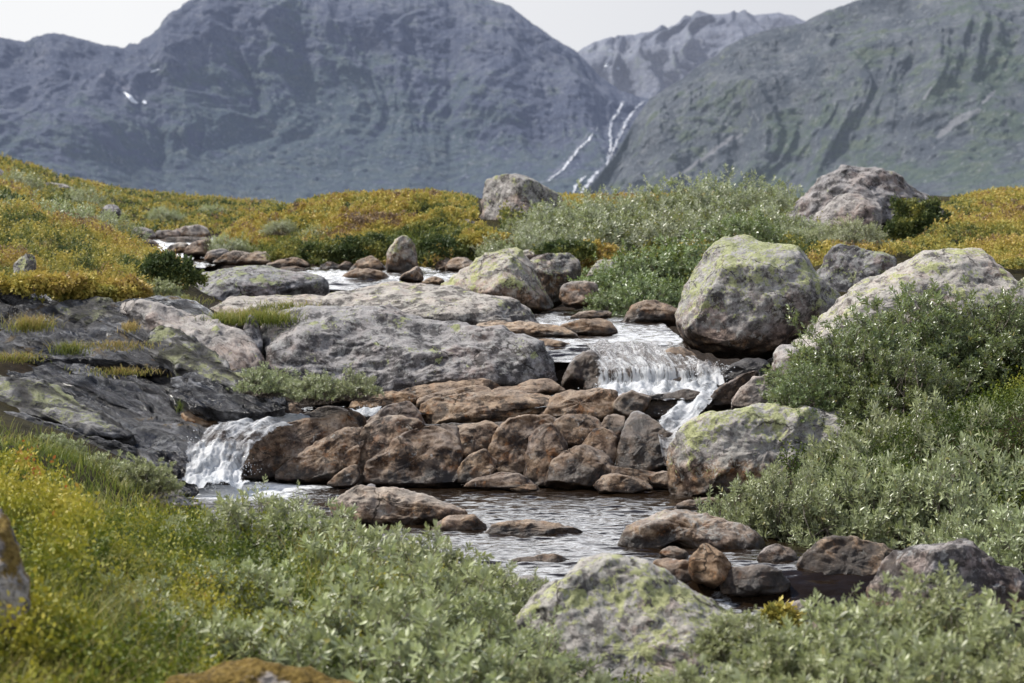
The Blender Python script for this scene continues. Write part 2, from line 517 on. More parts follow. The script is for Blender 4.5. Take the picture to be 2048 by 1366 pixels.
# ------------------------------------------------------------------ terrain
ROWS = {
 3:   [(-3,.35),(-1.5,.3),(0,.1),(1.5,0),(3,.1)],
 6:   [(-2,.4),(-1.2,.32),(-.6,.14),(0,.06),(.6,.0),(1.5,-.02),(2.4,.1)],
 7:   [(-2.2,.42),(-1.4,.36),(-.8,.2),(-.3,.1),(0,.06),(.4,-.02),(.9,-.12),(1.6,-.12),(2.4,.0)],
 8:   [(-2.4,.44),(-1.5,.36),(-1,.25),(-.4,.12),(0,.0),(.4,-.12),(.9,-.3),(1.6,-.35),(2.2,-.3),(2.8,.1)],
 9.5: [(-2.8,.46),(-1.8,.33),(-1.3,.15),(-.8,.08),(-.35,-.1),(.3,-.3),(1,-.35),(1.9,-.3),(2.3,-.05),(2.9,.25)],
 11:  [(-3,.5),(-2.2,.40),(-1.75,.2),(-1.45,.05),(-1.2,-.1),(-.7,-.2),(-.2,-.35),(.5,-.35),(1.,-.1),(1.5,.15),(2.3,.4),(3.2,.5)],
 12.3:[(-3.4,.6),(-2.6,.4),(-2,.2),(-1.4,-.15),(-.8,-.3),(0,-.3),(.7,-.2),(1.3,.15),(2.6,.5),(3.6,.6)],
 13.3:[(-3.6,.65),(-2.6,.4),(-1.8,.1),(-1.2,.05),(-.6,.08),(0,.15),(.8,.15),(1.4,.3),(2.8,.65),(4,.7)],
 14.2:[(-4,.8),(-2.8,.6),(-1.8,.3),(-1.2,.15),(-.8,.15),(0,.2),(.7,.25),(1.2,.3),(1.8,.5),(3,.75),(4.2,.8)],
 15.5:[(-4.2,1.05),(-3.2,.95),(-2.3,.8),(-1.5,.5),(-.6,.4),(.2,.4),(.7,.35),(1.2,.35),(2,.6),(3.2,.85),(4.5,.9)],
 17.5:[(-4.6,1.3),(-3.5,1.15),(-2.6,.98),(-2.1,.75),(-1,.5),(0,.42),(.7,.38),(1.25,.5),(2.2,.85),(3.6,.95),(5,1)],
 20:  [(-5,1.4),(-4,1.3),(-3.1,1.02),(-2.6,.75),(-1.2,.6),(-.4,.55),(.4,.5),(.9,.7),(2.5,.98),(4.2,1.02),(6,1.1)],
 23:  [(-6,1.55),(-4.8,1.42),(-3.6,1.02),(-3.1,.74),(-2.6,.68),(-1.5,.62),(-.5,.62),(.1,.7),(.6,.88),(1.5,1.05),(3,1.12),(5,1.2),(7,1.25)],
 26:  [(-7,1.7),(-5.3,1.5),(-4.3,1.05),(-3.7,.78),(-3.3,.76),(-2.4,.93),(-1.5,1.15),(-.5,1.18),(1,1.2),(3,1.25),(5.5,1.35),(8,1.4)],
 30:  [(-8,1.85),(-6.5,1.65),(-5.2,1.2),(-4.4,.9),(-3.7,.92),(-2.8,1.25),(-1.8,1.43),(-.5,1.46),(1.5,1.42),(3.5,1.44),(5.5,1.5),(9,1.55)],
 33:  [(-8,1.95),(-6.5,1.55),(-5.2,1.1),(-4,1.0),(-3,1.3),(-1.8,1.46),(-.5,1.48),(1.5,1.42),(3.5,1.44),(5.5,1.53),(9,1.58)],
 38:  [(-10,2.25),(-8,1.9),(-6.5,1.5),(-5,1.2),(-3,1.25),(-1.5,1.3),(0,1.3),(3,1.3),(8,1.4)],
 46:  [(-12,2.5),(-10,2.3),(-8.8,1.95),(-7.4,1.6),(-5.4,1.42),(-4,1.34),(-2,1.2),(0,1.1),(5,1.1),(12,1.2)],
 60:  [(-16,1.6),(-10,1.2),(0,.4),(16,.5)],
 100: [(-30,-2),(30,-3)],
 400: [(-120,-30),(120,-30)],
 1500:[(-500,-60),(500,-60)],
 3600:[(-1300,-60),(1300,-60)],
}
_rk = np.array(sorted(ROWS), float)
_U = np.linspace(-.62, .62, 311)
_tab = []
for k in sorted(ROWS):
    a = np.array(ROWS[k], float)
    _tab.append(np.interp(_U, a[:, 0] / k, a[:, 1]))
_tab = np.array(_tab)
_YS = np.concatenate([np.linspace(3, 16, 150), np.linspace(16.1, 36, 110), np.linspace(36.4, 62, 50), np.geomspace(63, 3600, 50)])
def _hermite(T, rk, Y):
    d = np.zeros_like(T)
    d[1:-1] = (T[2:] - T[:-2]) / (rk[2:] - rk[:-2])[:, None]
    i = np.clip(np.searchsorted(rk, Y) - 1, 0, len(rk) - 2)
    h = (rk[i + 1] - rk[i])
    t = ((Y - rk[i]) / h)[:, None]
    h = h[:, None]
    return ((2*t**3 - 3*t**2 + 1) * T[i] + (t**3 - 2*t**2 + t) * h * d[i] + (-2*t**3 + 3*t**2) * T[i+1] + (t**3 - t**2) * h * d[i+1])
_Z = _hermite(_tab, _rk, _YS)
ker = np.array([1, 3, 5, 3, 1.]) / 13
for _ in range(2):
    _Z = np.apply_along_axis(lambda c: np.convolve(np.pad(c, 2, 'edge'), ker, 'valid'), 1, _Z)
_X = _U[None, :] * _YS[:, None]
_YY = np.repeat(_YS[:, None], len(_U), 1)
_hn = fbm(p2(_X.ravel(), _YY.ravel(), 1.1), 4).reshape(_Z.shape)
_land = smooth(.12, .3, _Z - np.interp(_YY, [9, 12, 13.5, 15, 19, 21, 24, 27, 33], [-.1, 0, .3, .55, .6, .75, .82, .85, .95]))
_Z = _Z + _hn * .06 * _land * smooth(100, 50, _YY)
_bed = 1 - _land

def ground(x, y):
    x = np.asarray(x, float); y = np.asarray(y, float)
    fi = np.interp(y, _YS, np.arange(len(_YS)))
    fj = np.interp(x / y, _U, np.arange(len(_U)))
    i = np.clip(fi.astype(int), 0, len(_YS) - 2); j = np.clip(fj.astype(int), 0, len(_U) - 2)
    a, b = fi - i, fj - j
    return (_Z[i, j] * (1-a)*(1-b) + _Z[i+1, j]*a*(1-b) + _Z[i, j+1]*(1-a)*b + _Z[i+1, j+1]*a*b)

gm = mk_mesh('ground', np.stack([_X, _YY, _Z], -1).reshape(-1, 3), [gridfaces(*_Z.shape)], {'bed': _bed.ravel()})
tag(link('ground', gm, M_GROUND), kind='structure')

# ------------------------------------------------------------------ rocks
def resample(poly, n, crisp=.65):
    """closed Catmull-Rom through the outline, even arc length"""
    p = np.array(poly, float)
    m = len(p)
    seg = []
    for i in range(m):
        a, b, c, d = p[i-1], p[i], p[(i+1) % m], p[(i+2) % m]
        t = np.linspace(0, 1, 14, endpoint=False)[:, None]
        cr = .5 * (2*b + (c-a)*t + (2*a-5*b+4*c-d)*t**2 + (-a+3*b-3*c+d)*t**3)
        seg.append(crisp * cr + (1 - crisp) * (b + (c-b)*t))
    q = np.concatenate(seg)
    q = np.vstack([q, q[:1]])
    L = np.concatenate([[0], np.cumsum(np.linalg.norm(np.diff(q, axis=0), axis=1))])
    s = np.linspace(0, L[-1], n, endpoint=False)
    return np.stack([np.interp(s, L, q[:, 0]), np.interp(s, L, q[:, 1])], 1)

ROCKS = {}
def unit3(v): return v / np.linalg.norm(v)
def rock(name, label, poly, Y, cat='rock', tilt=.5, thick=.42, lich=.0, brown=0., dark=.15, moss=0., zw=None, wh=.12, wet=0.,
         facets=5, bumpy=1.0, mat=None, group=None, c=None, box=.66, seed=None, lichlow=0.15, fdir=None, sink=0, flat=0, grow=1.0, crisp=.65):
    seed = len(ROCKS) * 13 + 5 if seed is None else seed
    rg = np.random.default_rng(seed)
    poly = np.array(poly, float)
    if grow != 1:
        poly = poly.mean(0) + (poly - poly.mean(0)) * grow
    if sink:
        # carry the outline on into the bed it rests in
        lo = poly[:, 1] > poly[:, 1].max() - .18 * np.ptp(poly[:, 1])
        poly[lo, 1] += sink
    per = np.linalg.norm(np.diff(np.vstack([poly, poly[:1]]), axis=0), axis=1).sum()
    nt = int(np.clip(per / 5, 44, 240)); na = int(np.clip(nt * .55, 26, 130))
    q = resample(poly, nt, crisp)
    pybot = poly[:, 1].max()
    mpp = Y / FPX
    Yq = Y + tilt * (pybot - q[:, 1]) * mpp
    Q = np.array([pt(a, b, y) for (a, b), y in zip(q, Yq)])
    if c is None:
        x, y = q[:, 0], q[:, 1]; x1, y1 = np.roll(x, -1), np.roll(y, -1)
        A = (x*y1 - x1*y).sum() / 2
        cx, cy = ((x+x1)*(x*y1-x1*y)).sum()/(6*A), ((y+y1)*(x*y1-x1*y)).sum()/(6*A)
    else:
        cx, cy = c
    C0 = pt(cx, cy, Y + tilt * (pybot - cy) * mpp)
    Nn = np.array([0, -1, tilt]); Nn /= np.linalg.norm(Nn)
    rel = Q - C0
    size = 2 * np.sqrt(np.mean(np.sum(rel**2, 1)))
    wmin = min(np.ptp(Q[:, 0]), np.linalg.norm([np.ptp(Q[:, 1]), np.ptp(Q[:, 2])]))
    T = thick * wmin
    a = np.linspace(0.02, math.pi - .02, na)
    s = np.sin(a) ** box
    h = np.sign(np.cos(a)) * np.abs(np.cos(a)) ** box * T
    h[h < 0] *= .8
    # keep the outline round in cross-section away from the rim
    V = C0 + rel[None] * s[:, None, None] + Nn * h[:, None, None]
    V = V.reshape(-1, 3)
    # facets: flat split faces
    for k in range(facets):
        n = Nn + rg.normal(size=3) * .75
        n[2] = abs(n[2]) if rg.random() < .7 else n[2]
        n /= np.linalg.norm(n)
        d = (V - C0) @ n
        m = d.max() * rg.uniform(.70, .92)
        over = np.maximum(d - m, 0)
        V = V - n * (over * .94)[:, None]
    if flat:
        for k in range(3):
            n = unit3(Nn + rg.normal(size=3) * (.0 if k == 0 else .16))
            d = (V - C0) @ n
            V = V - n * (np.maximum(d - d.max() * flat * (1 if k == 0 else 1.12), 0) * .9)[:, None]
    if fdir is not None:
        for (n, fr) in fdir:
            n = np.array(n, float); n /= np.linalg.norm(n)
            d = (V - C0) @ n
            V = V - n * (np.maximum(d - d.max() * fr, 0) * .93)[:, None]
    F = gridfaces(na, nt, wrap=True)
    nr = normals_grid(V, F)
    if ((nr * (V - C0)).sum(1)).mean() < 0:
        F = F[:, ::-1]; nr = -nr
    o = rg.uniform(0, 40, 3)
    w0 = min(size, wmin * 1.6)
    dsp = fbm(V * (1.6 / w0) + o, 3) * .038 * w0 * bumpy
    dsp += (ridged(V * (3.0 / w0) + o, 3) - .6) * .022 * w0 * bumpy
    dsp += fbm(V * 14 + o, 4, .6) * .011 * bumpy * min(1, w0 / .25)
    V = V + nr * dsp[:, None]
    # settle the finished body to the measured width and top
    for _ in range(2):
        a_, b_ = proj(V[:, 0], V[:, 1], V[:, 2])
        k = np.ptp(poly[:, 0]) / np.ptp(a_)
        V[:, 0] = C0[0] + (V[:, 0] - C0[0]) * k
        V[:, 0] += ((poly[:, 0].max() + poly[:, 0].min()) - (a_.max() + a_.min())) * .5 * mpp * (1 if _ else 0)
        kz = np.clip(np.ptp(poly[:, 1]) / np.ptp(b_), .6, 1.5)
        V[:, 2] = C0[2] + (V[:, 2] - C0[2]) * kz
        a_, b_ = proj(V[:, 0], V[:, 1], V[:, 2])
        V[:, 2] += (b_.min() - poly[:, 1].min()) * mpp
    poles = np.array([V[:nt].mean(0), V[-nt:].mean(0)])
    nv = len(V)
    V = np.vstack([V, poles])
    j = np.arange(nt)
    cap1 = np.stack([np.full(nt, nv), (j+1) % nt, j], 1)
    cap2 = np.stack([np.full(nt, nv+1), (na-1)*nt + j, (na-1)*nt + (j+1) % nt], 1)
    if F[0, 1] != 1:
        cap1, cap2 = cap1[:, ::-1], cap2[:, ::-1]
    nr = np.vstack([nr, Nn, -Nn])
    zz = V[:, 2]; zlo, zhi = zz.min(), zz.max()
    hf = (zz - zlo) / (zhi - zlo + 1e-6)
    nz = fbm(V * 5 + o, 3)
    aw = np.full(len(V), float(wet))
    ab = np.full(len(V), float(brown)) + nz * .12
    if zw is not None:
        low = np.clip(1 - (zz - zw) / wh + nz * .35, 0, 1)
        aw = np.maximum(aw, low)
        ab = np.maximum(ab, np.clip(1.15 - (zz - zw) / (wh * 2.6) + nz * .4, 0, 1) * .8)
    al = lich * np.clip(lichlow + (1 - lichlow) * smooth(.12, .5, hf) + nz * .22, 0, 1.2) * np.clip(.75 + .4 * nr[:, 2], .3, 1.1)
    ad = np.full(len(V), float(dark)) + nz * .1
    am = moss * np.clip(nr[:, 2] * 1.1 + .2, 0, 1)
    base = np.array([C0[0], C0[1], zlo])
    me = mk_mesh(name, V - base, [F, cap1, cap2], {'wet': aw, 'lichen': al, 'brown': ab, 'dark': ad, 'moss': am})
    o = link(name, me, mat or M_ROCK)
    o.location = base
    tag(o, label, cat, group)
    ROCKS[label] = o
    return o
GB = dict(lich=.85, dark=.45, facets=6)
# --- far rocks on the heath
rock('boulder', 'upright boulder with pale yellow-green face on the heath crest behind the grey willows', [(955,450),(953,415),(962,380),(975,357),(1000,347),(1035,350),(1065,362),(1095,380),(1125,400),(1140,450)], 27, 'boulder', lich=.75, dark=.5, tilt=.25, fdir=[((-.75,-.6,.25),.6),((.6,-.7,.3),.62)], sink=25)
rock('boulder', 'large craggy grey boulder peaking against the mountain on the right', [(1560,450),(1590,405),(1615,375),(1640,350),(1665,334),(1690,329),(1720,333),(1755,345),(1790,360),(1815,375),(1850,395),(1880,420),(1895,450),(1860,480),(1700,490),(1600,480)], 24, 'boulder', lich=.35, dark=.45, brown=.25, facets=8, bumpy=1.5, fdir=[((-.6,-.6,.5),.55),((.5,-.7,.5),.6)])
rock('rock', 'angular grey block leaning on the front of the craggy peaked boulder', [(1605,470),(1630,425),(1660,395),(1700,385),(1745,392),(1765,420),(1760,470),(1680,490)], 23.2, lich=.3, dark=.4, brown=.2, facets=7, fdir=[((-.5,-.6,.6),.6)])
rock('boulder', 'narrow pointed lichen stone standing upright at the far waterline', [(770,545),(772,515),(780,495),(795,476),(806,470),(822,478),(832,495),(837,520),(836,546)], 22.6, 'boulder', lich=.8, dark=.4, zw=.83, wh=.16, tilt=.15, thick=.36, sink=8)
rock('rock', 'small grey stone beside the foot of the upright heath boulder', [(914,452),(920,440),(935,437),(950,441),(956,455),(935,462)], 26, lich=.2, dark=.5, sink=6)
rock('rock', 'long low grey outcrop on the far left skyline slope', [(48,380),(58,362),(85,360),(120,370),(160,386),(120,392),(70,390)], 37, lich=.3, dark=.4, sink=8)
rock('rock', 'lone grey stone sunk in the far heath above the rapids', [(200,430),(207,414),(222,408),(238,414),(245,432)], 30, lich=.2, dark=.4, sink=8)
rock('rock', 'pale stone at the left picture edge on the far slope', [(-30,360),(-12,335),(6,338),(14,352),(8,366),(-20,372)], 34, lich=.3, dark=.3, sink=10)
rock('rock', 'flat grey lichen rock topmost left of the far rapids', [(256,474),(262,458),(280,453),(300,458),(312,470),(305,482),(265,482)], 29.5, lich=.2, dark=.3, brown=.2, zw=.95, wh=.1)
rock('rock', 'low dark rock in the middle of the far rapids row', [(305,472),(315,460),(340,459),(362,463),(360,476),(320,480)], 29.8, lich=.1, dark=.4, brown=.3, zw=.96, wh=.1)
rock('rock', 'wedge-shaped grey rock on the right of the far rapids', [(345,472),(352,460),(380,453),(400,449),(414,455),(422,470),(415,476),(365,478)], 30.2, lich=.3, dark=.3, brown=.2, zw=.97, wh=.1)
rock('rock_ledge', 'thin dark ledge splitting the white water of the far rapids', [(318,480),(325,474),(365,473),(415,474),(424,478),(412,485),(340,486)], 28.6, 'rock', brown=.5, dark=.5, zw=.93, wh=.06, wet=.5)
rock('rock_ledge', 'brown ledge on the left edge of the far rapids', [(276,488),(284,479),(305,478),(318,484),(318,494),(290,496)], 28, 'rock', brown=.6, dark=.3, zw=.9, wh=.06)
rock('rock', 'pale grey rock just below the far rapids', [(332,502),(342,490),(362,484),(380,488),(385,503),(355,508)], 26.6, lich=.15, brown=.3, dark=.3, zw=.86, wh=.08)
rock('rock', 'pinkish brown rock below the far rapids beside the heath bank', [(366,510),(376,492),(395,482),(420,478),(428,492),(424,510),(390,516)], 26.4, brown=.6, dark=.2, zw=.86, wh=.08)
rock('rock', 'grey brown bank stone second from the far rapids', [(408,522),(415,505),(435,497),(458,500),(462,520),(435,530)], 25.4, lich=.2, brown=.4, dark=.3, zw=.84, wh=.1)
rock('rock', 'smooth grey stone in the far left bank row under the heath', [(424,524),(440,508),(475,501),(505,506),(512,524),(470,532)], 25, lich=.25, brown=.3, dark=.3, zw=.84, wh=.1)
rock('rock', 'broadest grey domed stone in the far left bank row', [(473,528),(490,510),(520,502),(548,503),(572,515),(578,528),(530,536)], 24.4, lich=.3, brown=.25, dark=.3, zw=.83, wh=.12)
rock('rock', 'dark sloping stone at the right end of the far left bank row', [(530,534),(552,520),(580,514),(612,516),(622,532),(580,542)], 23.6, lich=.1, brown=.4, dark=.5, zw=.83, wh=.12)
rock('rock', 'flat reddish stone lapped by the far pool', [(556,542),(568,534),(590,532),(612,538),(614,546),(580,550)], 22.8, brown=.9, dark=.1, zw=.83, wh=.06)
rock('rock', 'dark low stone under the mound left of the pointed lichen stone', [(638,536),(648,526),(665,523),(680,528),(684,540),(650,544)], 23.6, brown=.5, dark=.6, zw=.83, wh=.1)
rock('rock', 'small brown stone between the dark stone and the wide flat stone', [(676,538),(686,526),(698,522),(708,530),(708,542),(685,545)], 23.4, brown=.6, dark=.3, zw=.83, wh=.1)
rock('rock', 'wide flat pinkish stone touching the pointed lichen stone', [(696,544),(715,524),(738,511),(758,514),(774,526),(774,546),(720,550)], 23.1, brown=.6, dark=.2, lich=.1, zw=.83, wh=.1)
rock('rock', 'round brown stone right of the pointed lichen stone', [(870,542),(874,525),(888,515),(905,516),(911,530),(906,544)], 23, brown=.6, dark=.3, zw=.83, wh=.1)
rock('rock', 'pinkish domed stone at the right end of the far pool bank', [(890,544),(902,524),(918,514),(942,517),(958,530),(956,546),(920,550)], 22.7, brown=.5, dark=.2, lich=.1, zw=.83, wh=.1)
rock('rock', 'dark brown rock in mid stream with far pool water pouring past', [(682,562),(692,545),(712,536),(740,536),(765,545),(782,560),(740,570)], 21, brown=.9, dark=.3, zw=.8, wh=.12, wet=.2)
rock('rock', 'small angular grey rock standing in the far pool outlet', [(798,562),(812,546),(832,533),(844,532),(848,552),(844,566),(815,568)], 20.8, brown=.4, dark=.3, zw=.78, wh=.1)
rock('rock', 'flat pale rock beside the lichen pyramid at the far pool outlet', [(842,566),(855,556),(872,552),(890,556),(890,572),(860,574)], 20.4, brown=.4, dark=.2, lich=.1, zw=.76, wh=.08)
# --- around the upper pool
rock('boulder', 'pyramid boulder speckled with yellow-green lichen behind the bedrock', [(880,570),(905,550),(935,530),(970,510),(1000,498),(1023,494),(1037,502),(1052,525),(1072,555),(1094,585),(1108,612),(1080,628),(1030,632),(970,620),(910,600)], 19, 'boulder', lich=.95, dark=.4, zw=.6, wh=.16, tilt=.7, fdir=[((-.5,-.7,.6),.5),((.75,-.5,.4),.5)], facets=3)
rock('boulder', 'blocky grey-green boulder tucked behind the pyramid boulder', [(1050,545),(1058,524),(1090,509),(1140,505),(1158,520),(1163,550),(1152,578),(1125,605),(1095,615),(1075,570)], 20, 'boulder', lich=.7, dark=.6, zw=.62, wh=.2, tilt=.3, sink=5)
rock('rock_slab', 'flat lichen slab capping the rocks behind the pyramid boulder', [(1038,512),(1050,502),(1080,498),(1100,503),(1098,516),(1060,520)], 20.8, 'rock', lich=.8, dark=.2, tilt=1.0)
rock('rock', 'grey square-edged rock where the bright willow meets the upper pool', [(1118,580),(1124,568),(1152,561),(1185,562),(1198,585),(1185,612),(1150,618),(1125,614)], 19, lich=.15, brown=.3, dark=.3, zw=.62, wh=.12)
rock('rock', 'rounded lichen boulder half buried in the bright green willow', [(1172,562),(1178,535),(1198,520),(1228,518),(1248,535),(1250,565)], 20.6, 'boulder', lich=.95, dark=.15)
rock('rock', 'smooth brown hump at the far right edge of the upper pool', [(1222,645),(1250,640),(1268,624),(1290,608),(1312,599),(1340,600),(1360,612),(1370,648),(1310,656),(1250,654)], 17.6, brown=.85, dark=.3, zw=.61, wh=.12)
rock('rock', 'flat dark slab awash at the head of the upper pool', [(1140,636),(1160,627),(1190,620),(1215,620),(1225,630),(1205,638),(1160,642)], 18.2, brown=.6, dark=.5, zw=.61, wh=.06, wet=.4)
rock('rock', 'smooth brown hump lying in the upper pool beside the bedrock', [(1108,664),(1130,648),(1165,637),(1205,636),(1226,648),(1236,668),(1205,676),(1140,676)], 15.9, brown=.75, dark=.1, zw=.61, wh=.06, bumpy=.6)
S = dict(mat=None, dark=.45)
rock('bedrock_slab', 'far grey lichen-crusted bedrock hump below the heath bank', [(365,612),(362,575),(385,542),(430,530),(500,530),(560,538),(612,549),(655,562),(660,580),(600,595),(520,608),(430,620)], 17.8, 'bedrock', tilt=2.2, thick=.3, lich=.75, dark=.55, facets=2, sink=10)
rock('bedrock_slab', 'narrow grey bedrock rib running left from behind the main hump', [(385,640),(400,606),(470,599),(540,595),(620,588),(690,600),(640,630),(560,650),(470,660)], 16.4, 'bedrock', tilt=2.4, thick=.25, lich=.45, dark=.5, brown=.1, facets=2)
rock('bedrock_slab', 'pale rear bedrock ridge sloping right toward the upper pool', [(585,620),(640,588),(700,571),(760,562),(830,563),(890,572),(950,590),(1010,612),(1055,632),(1082,650),(1020,675),(900,680),(760,670),(640,650)], 16.2, 'bedrock', tilt=2.3, thick=.24, lich=.5, dark=.6, facets=2)
rock('bedrock_slab', 'main grey bedrock hump above the brown rock wall in the middle', [(518,700),(526,645),(550,620),(600,611),(680,606),(740,611),(790,625),(850,641),(920,655),(970,672),(1020,690),(1070,718),(1105,742),(1116,765),(1100,782),(1040,790),(960,792),(880,800),(800,812),(720,815),(610,805),(545,775)], 13.9, 'bedrock', tilt=1.5, thick=.26, lich=.52, dark=.55, facets=3, bumpy=1.15, fdir=[((-.15,-.95,.4),.62)])
rock('rock', 'layered brown shelf between the grey ridge and the upper pool', [(930,655),(990,640),(1060,645),(1110,656),(1150,670),(1166,682),(1120,686),(1060,682),(990,678),(945,670)], 15.7, brown=.65, dark=.35, tilt=1.4, thick=.35, zw=.61, wh=.05, lich=.1)
rock('rock', 'rounded brown rock at the left lip of the waterfall', [(1000,685),(1060,678),(1110,677),(1160,690),(1186,700),(1180,716),(1140,732),(1105,748),(1070,722),(1020,704)], 14.9, brown=.8, dark=.3, tilt=1.2, zw=.55, wh=.1)
rock('rock', 'wet dark rock splashed by the left side of the waterfall', [(1122,765),(1138,728),(1165,706),(1196,699),(1212,720),(1208,750),(1192,778),(1160,788),(1130,784)], 14.35, brown=.8, dark=.4, wet=.75, zw=.4, wh=.2)
# --- lichen boulders on the right bank
rock('boulder', 'biggest lichen-covered boulder overhanging the waterfall', [(1349,610),(1353,588),(1375,556),(1400,525),(1440,490),(1465,473),(1500,468),(1535,484),(1570,491),(1605,500),(1622,525),(1638,555),(1665,585),(1688,612),(1655,652),(1605,692),(1560,716),(1500,724),(1440,716),(1392,702),(1365,678),(1353,642)], 15.2, 'boulder', tilt=.25, thick=.42, lich=1.0, dark=.42, zw=.47, wh=.16, facets=5, lichlow=.1)
rock('boulder', 'grey lichen boulder behind the gap between the two largest ones', [(1628,560),(1655,505),(1675,487),(1700,488),(1730,500),(1795,527),(1790,580),(1740,620),(1660,610)], 17.2, 'boulder', tilt=.4, lich=.8, dark=.6, fdir=[((-.3,-.9,.4),.55)])
rock('boulder', 'long whaleback lichen boulder rising behind the dark green willows', [(1545,720),(1560,680),(1600,642),(1680,600),(1720,575),(1780,530),(1830,508),(1900,495),(1960,497),(1992,520),(2030,560),(2070,610),(2100,700),(1950,780),(1750,790),(1600,770)], 13.7, 'boulder', tilt=.8, thick=.36, lich=.75, dark=.45, facets=4)
rock('boulder', 'lichen boulder cut by the right picture edge beside the whaleback', [(2036,575),(2048,550),(2085,536),(2110,580),(2100,620),(2055,610)], 15, 'boulder', lich=.9, dark=.3)
rock('rock', 'grey-green rounded rock below the whaleback boulder by the falls', [(1540,760),(1546,710),(1572,688),(1605,688),(1650,720),(1650,800),(1580,815)], 13.1, 'boulder', lich=.6, dark=.3)
rock('rock', 'sharp dark wedge of rock at the foot of the waterfall', [(1402,820),(1440,780),(1470,757),(1500,744),(1518,741),(1505,762),(1480,792),(1468,818),(1430,826)], 13.4, brown=.6, dark=.5, zw=.3, wh=.25, facets=6)
rock('rock', 'pinkish grey slab propped beside the sharp dark wedge', [(1462,818),(1480,782),(1510,756),(1548,745),(1565,772),(1558,818),(1500,828)], 13.2, brown=.45, dark=.35, lich=.1, facets=6)
rock('boulder', 'large smooth lichen boulder on the right edge of the lower pool', [(1332,955),(1338,910),(1350,875),(1372,842),(1405,822),(1450,814),(1520,808),(1600,805),(1655,814),(1705,832),(1725,880),(1700,960),(1600,1010),(1480,1018),(1400,1004),(1356,1012),(1338,985)], 12.2, 'boulder', tilt=.3, thick=.42, lich=.98, dark=.25, zw=.0, wh=.13, facets=4, lichlow=.0)
rock('rock', 'pale pink stone at the foot of the smooth lichen boulder', [(1345,1022),(1372,1002),(1418,994),(1455,1002),(1450,1024),(1390,1028)], 11.7, brown=.4, dark=.05, zw=0, wh=.03)
# --- the brown rock wall in the middle
W = dict(brown=.70, dark=.38, facets=6, tilt=.45, box=.5, thick=.36, grow=1.055, crisp=.3, flat=.8, bumpy=.8)
rock('rock', 'orange-spotted rounded rock at the left end of the brown rock wall', [(478,945),(488,908),(515,880),(560,863),(620,844),(690,824),(717,825),(732,840),(728,855),(690,875),(640,900),(605,925),(590,955),(540,966),(495,958)], 12.9, zw=.0, wh=.22, **W)
rock('rock', 'long rounded rock second from the left in the brown rock wall', [(555,962),(572,930),(610,904),(650,880),(690,860),(722,856),(728,885),(705,918),(692,945),(668,962),(610,970)], 12.75, zw=.0, wh=.2, **W)
rock('rock', 'small brown wedge set between the long rock and the tall grey-topped rock', [(686,932),(698,905),(716,890),(722,905),(714,930),(700,940)], 12.6, zw=.0, wh=.08, **W)
rock('rock', 'small dark stone at the waterline left of the tall grey-topped rock', [(656,968),(688,938),(712,930),(720,955),(705,974),(672,976)], 12.5, zw=.0, wh=.12, **W)
rock('rock', 'tall grey-topped rock with a flat front in the brown rock wall', [(700,965),(702,920),(718,880),(735,850),(760,838),(800,833),(842,845),(858,862),(838,890),(812,925),(780,960),(740,978)], 12.75, zw=.0, wh=.14, lich=.05, **{**W, 'brown': .6, 'fdir': [((-.2,-.9,.3),.5)]})
rock('rock', 'grey rounded rock on top of the tall grey-topped rock', [(728,852),(758,825),(790,808),(820,803),(838,812),(845,835),(850,856),(800,862)], 13.25, **{**W, 'brown': .5})
rock('rock', 'broad slanting brown rock in the centre of the rock wall', [(716,972),(742,948),(782,922),(800,893),(830,870),(870,856),(902,850),(918,870),(924,905),(922,945),(906,978),(850,984),(770,982)], 12.6, zw=.0, wh=.13, **W)
rock('rock', 'square-topped brown rock right of the broad slanting rock', [(896,860),(930,845),(990,842),(1002,850),(985,880),(968,910),(945,935),(922,925)], 12.95, **W)
rock('rock', 'longest pale brown slab lying along the top of the rock wall', [(838,850),(858,816),(900,804),(950,797),(1000,787),(1050,781),(1092,787),(1106,802),(1090,828),(1060,842),(1000,850),(930,856),(865,866)], 13.35, **{**W, 'tilt': .9})
rock('rock', 'grey-faced leaning stone low in the middle of the rock wall', [(908,966),(924,930),(945,909),(982,899),(993,908),(988,940),(978,960),(945,972)], 12.55, zw=.0, wh=.14, **W)
rock('rock', 'large rough brown block above the grey-faced leaning stone', [(970,940),(982,895),(996,865),(1020,840),(1060,831),(1098,831),(1116,845),(1090,870),(1066,900),(1056,950),(1010,965)], 12.85, zw=.0, wh=.1, **W)
rock('rock', 'upright pale-topped brown stone right of centre in the rock wall', [(1048,962),(1053,905),(1060,878),(1080,855),(1100,849),(1118,864),(1134,890),(1130,912),(1112,940),(1098,970),(1070,976)], 12.6, zw=.0, wh=.14, **W)
rock('rock', 'broad dark brown triangular rock at the waterline of the rock wall', [(1092,970),(1102,930),(1128,905),(1160,891),(1192,895),(1218,915),(1226,936),(1206,968),(1180,980),(1130,980)], 12.5, zw=.0, wh=.26, **W)
rock('rock', 'rounded brown rock perched over the broad triangular rock', [(1105,850),(1130,832),(1160,829),(1192,834),(1205,860),(1192,890),(1160,902),(1132,892),(1112,866)], 12.9, **W)
rock('rock', 'wet brown slab at the right top of the rock wall', [(1082,822),(1098,795),(1140,781),(1190,777),(1232,785),(1236,815),(1218,842),(1180,846),(1130,842),(1098,840)], 13.35, wet=.25, **W)
rock('rock', 'dark wet rock between the wet slab and the plunge pool', [(1226,808),(1248,785),(1280,781),(1302,790),(1296,815),(1272,838),(1244,840),(1230,828)], 13.3, wet=.6, **W)
rock('rock', 'dark brown stone wedged beside the black wet boulder', [(1162,892),(1186,862),(1215,855),(1232,870),(1236,905),(1226,932),(1200,920),(1178,905)], 12.75, wet=.4, **W)
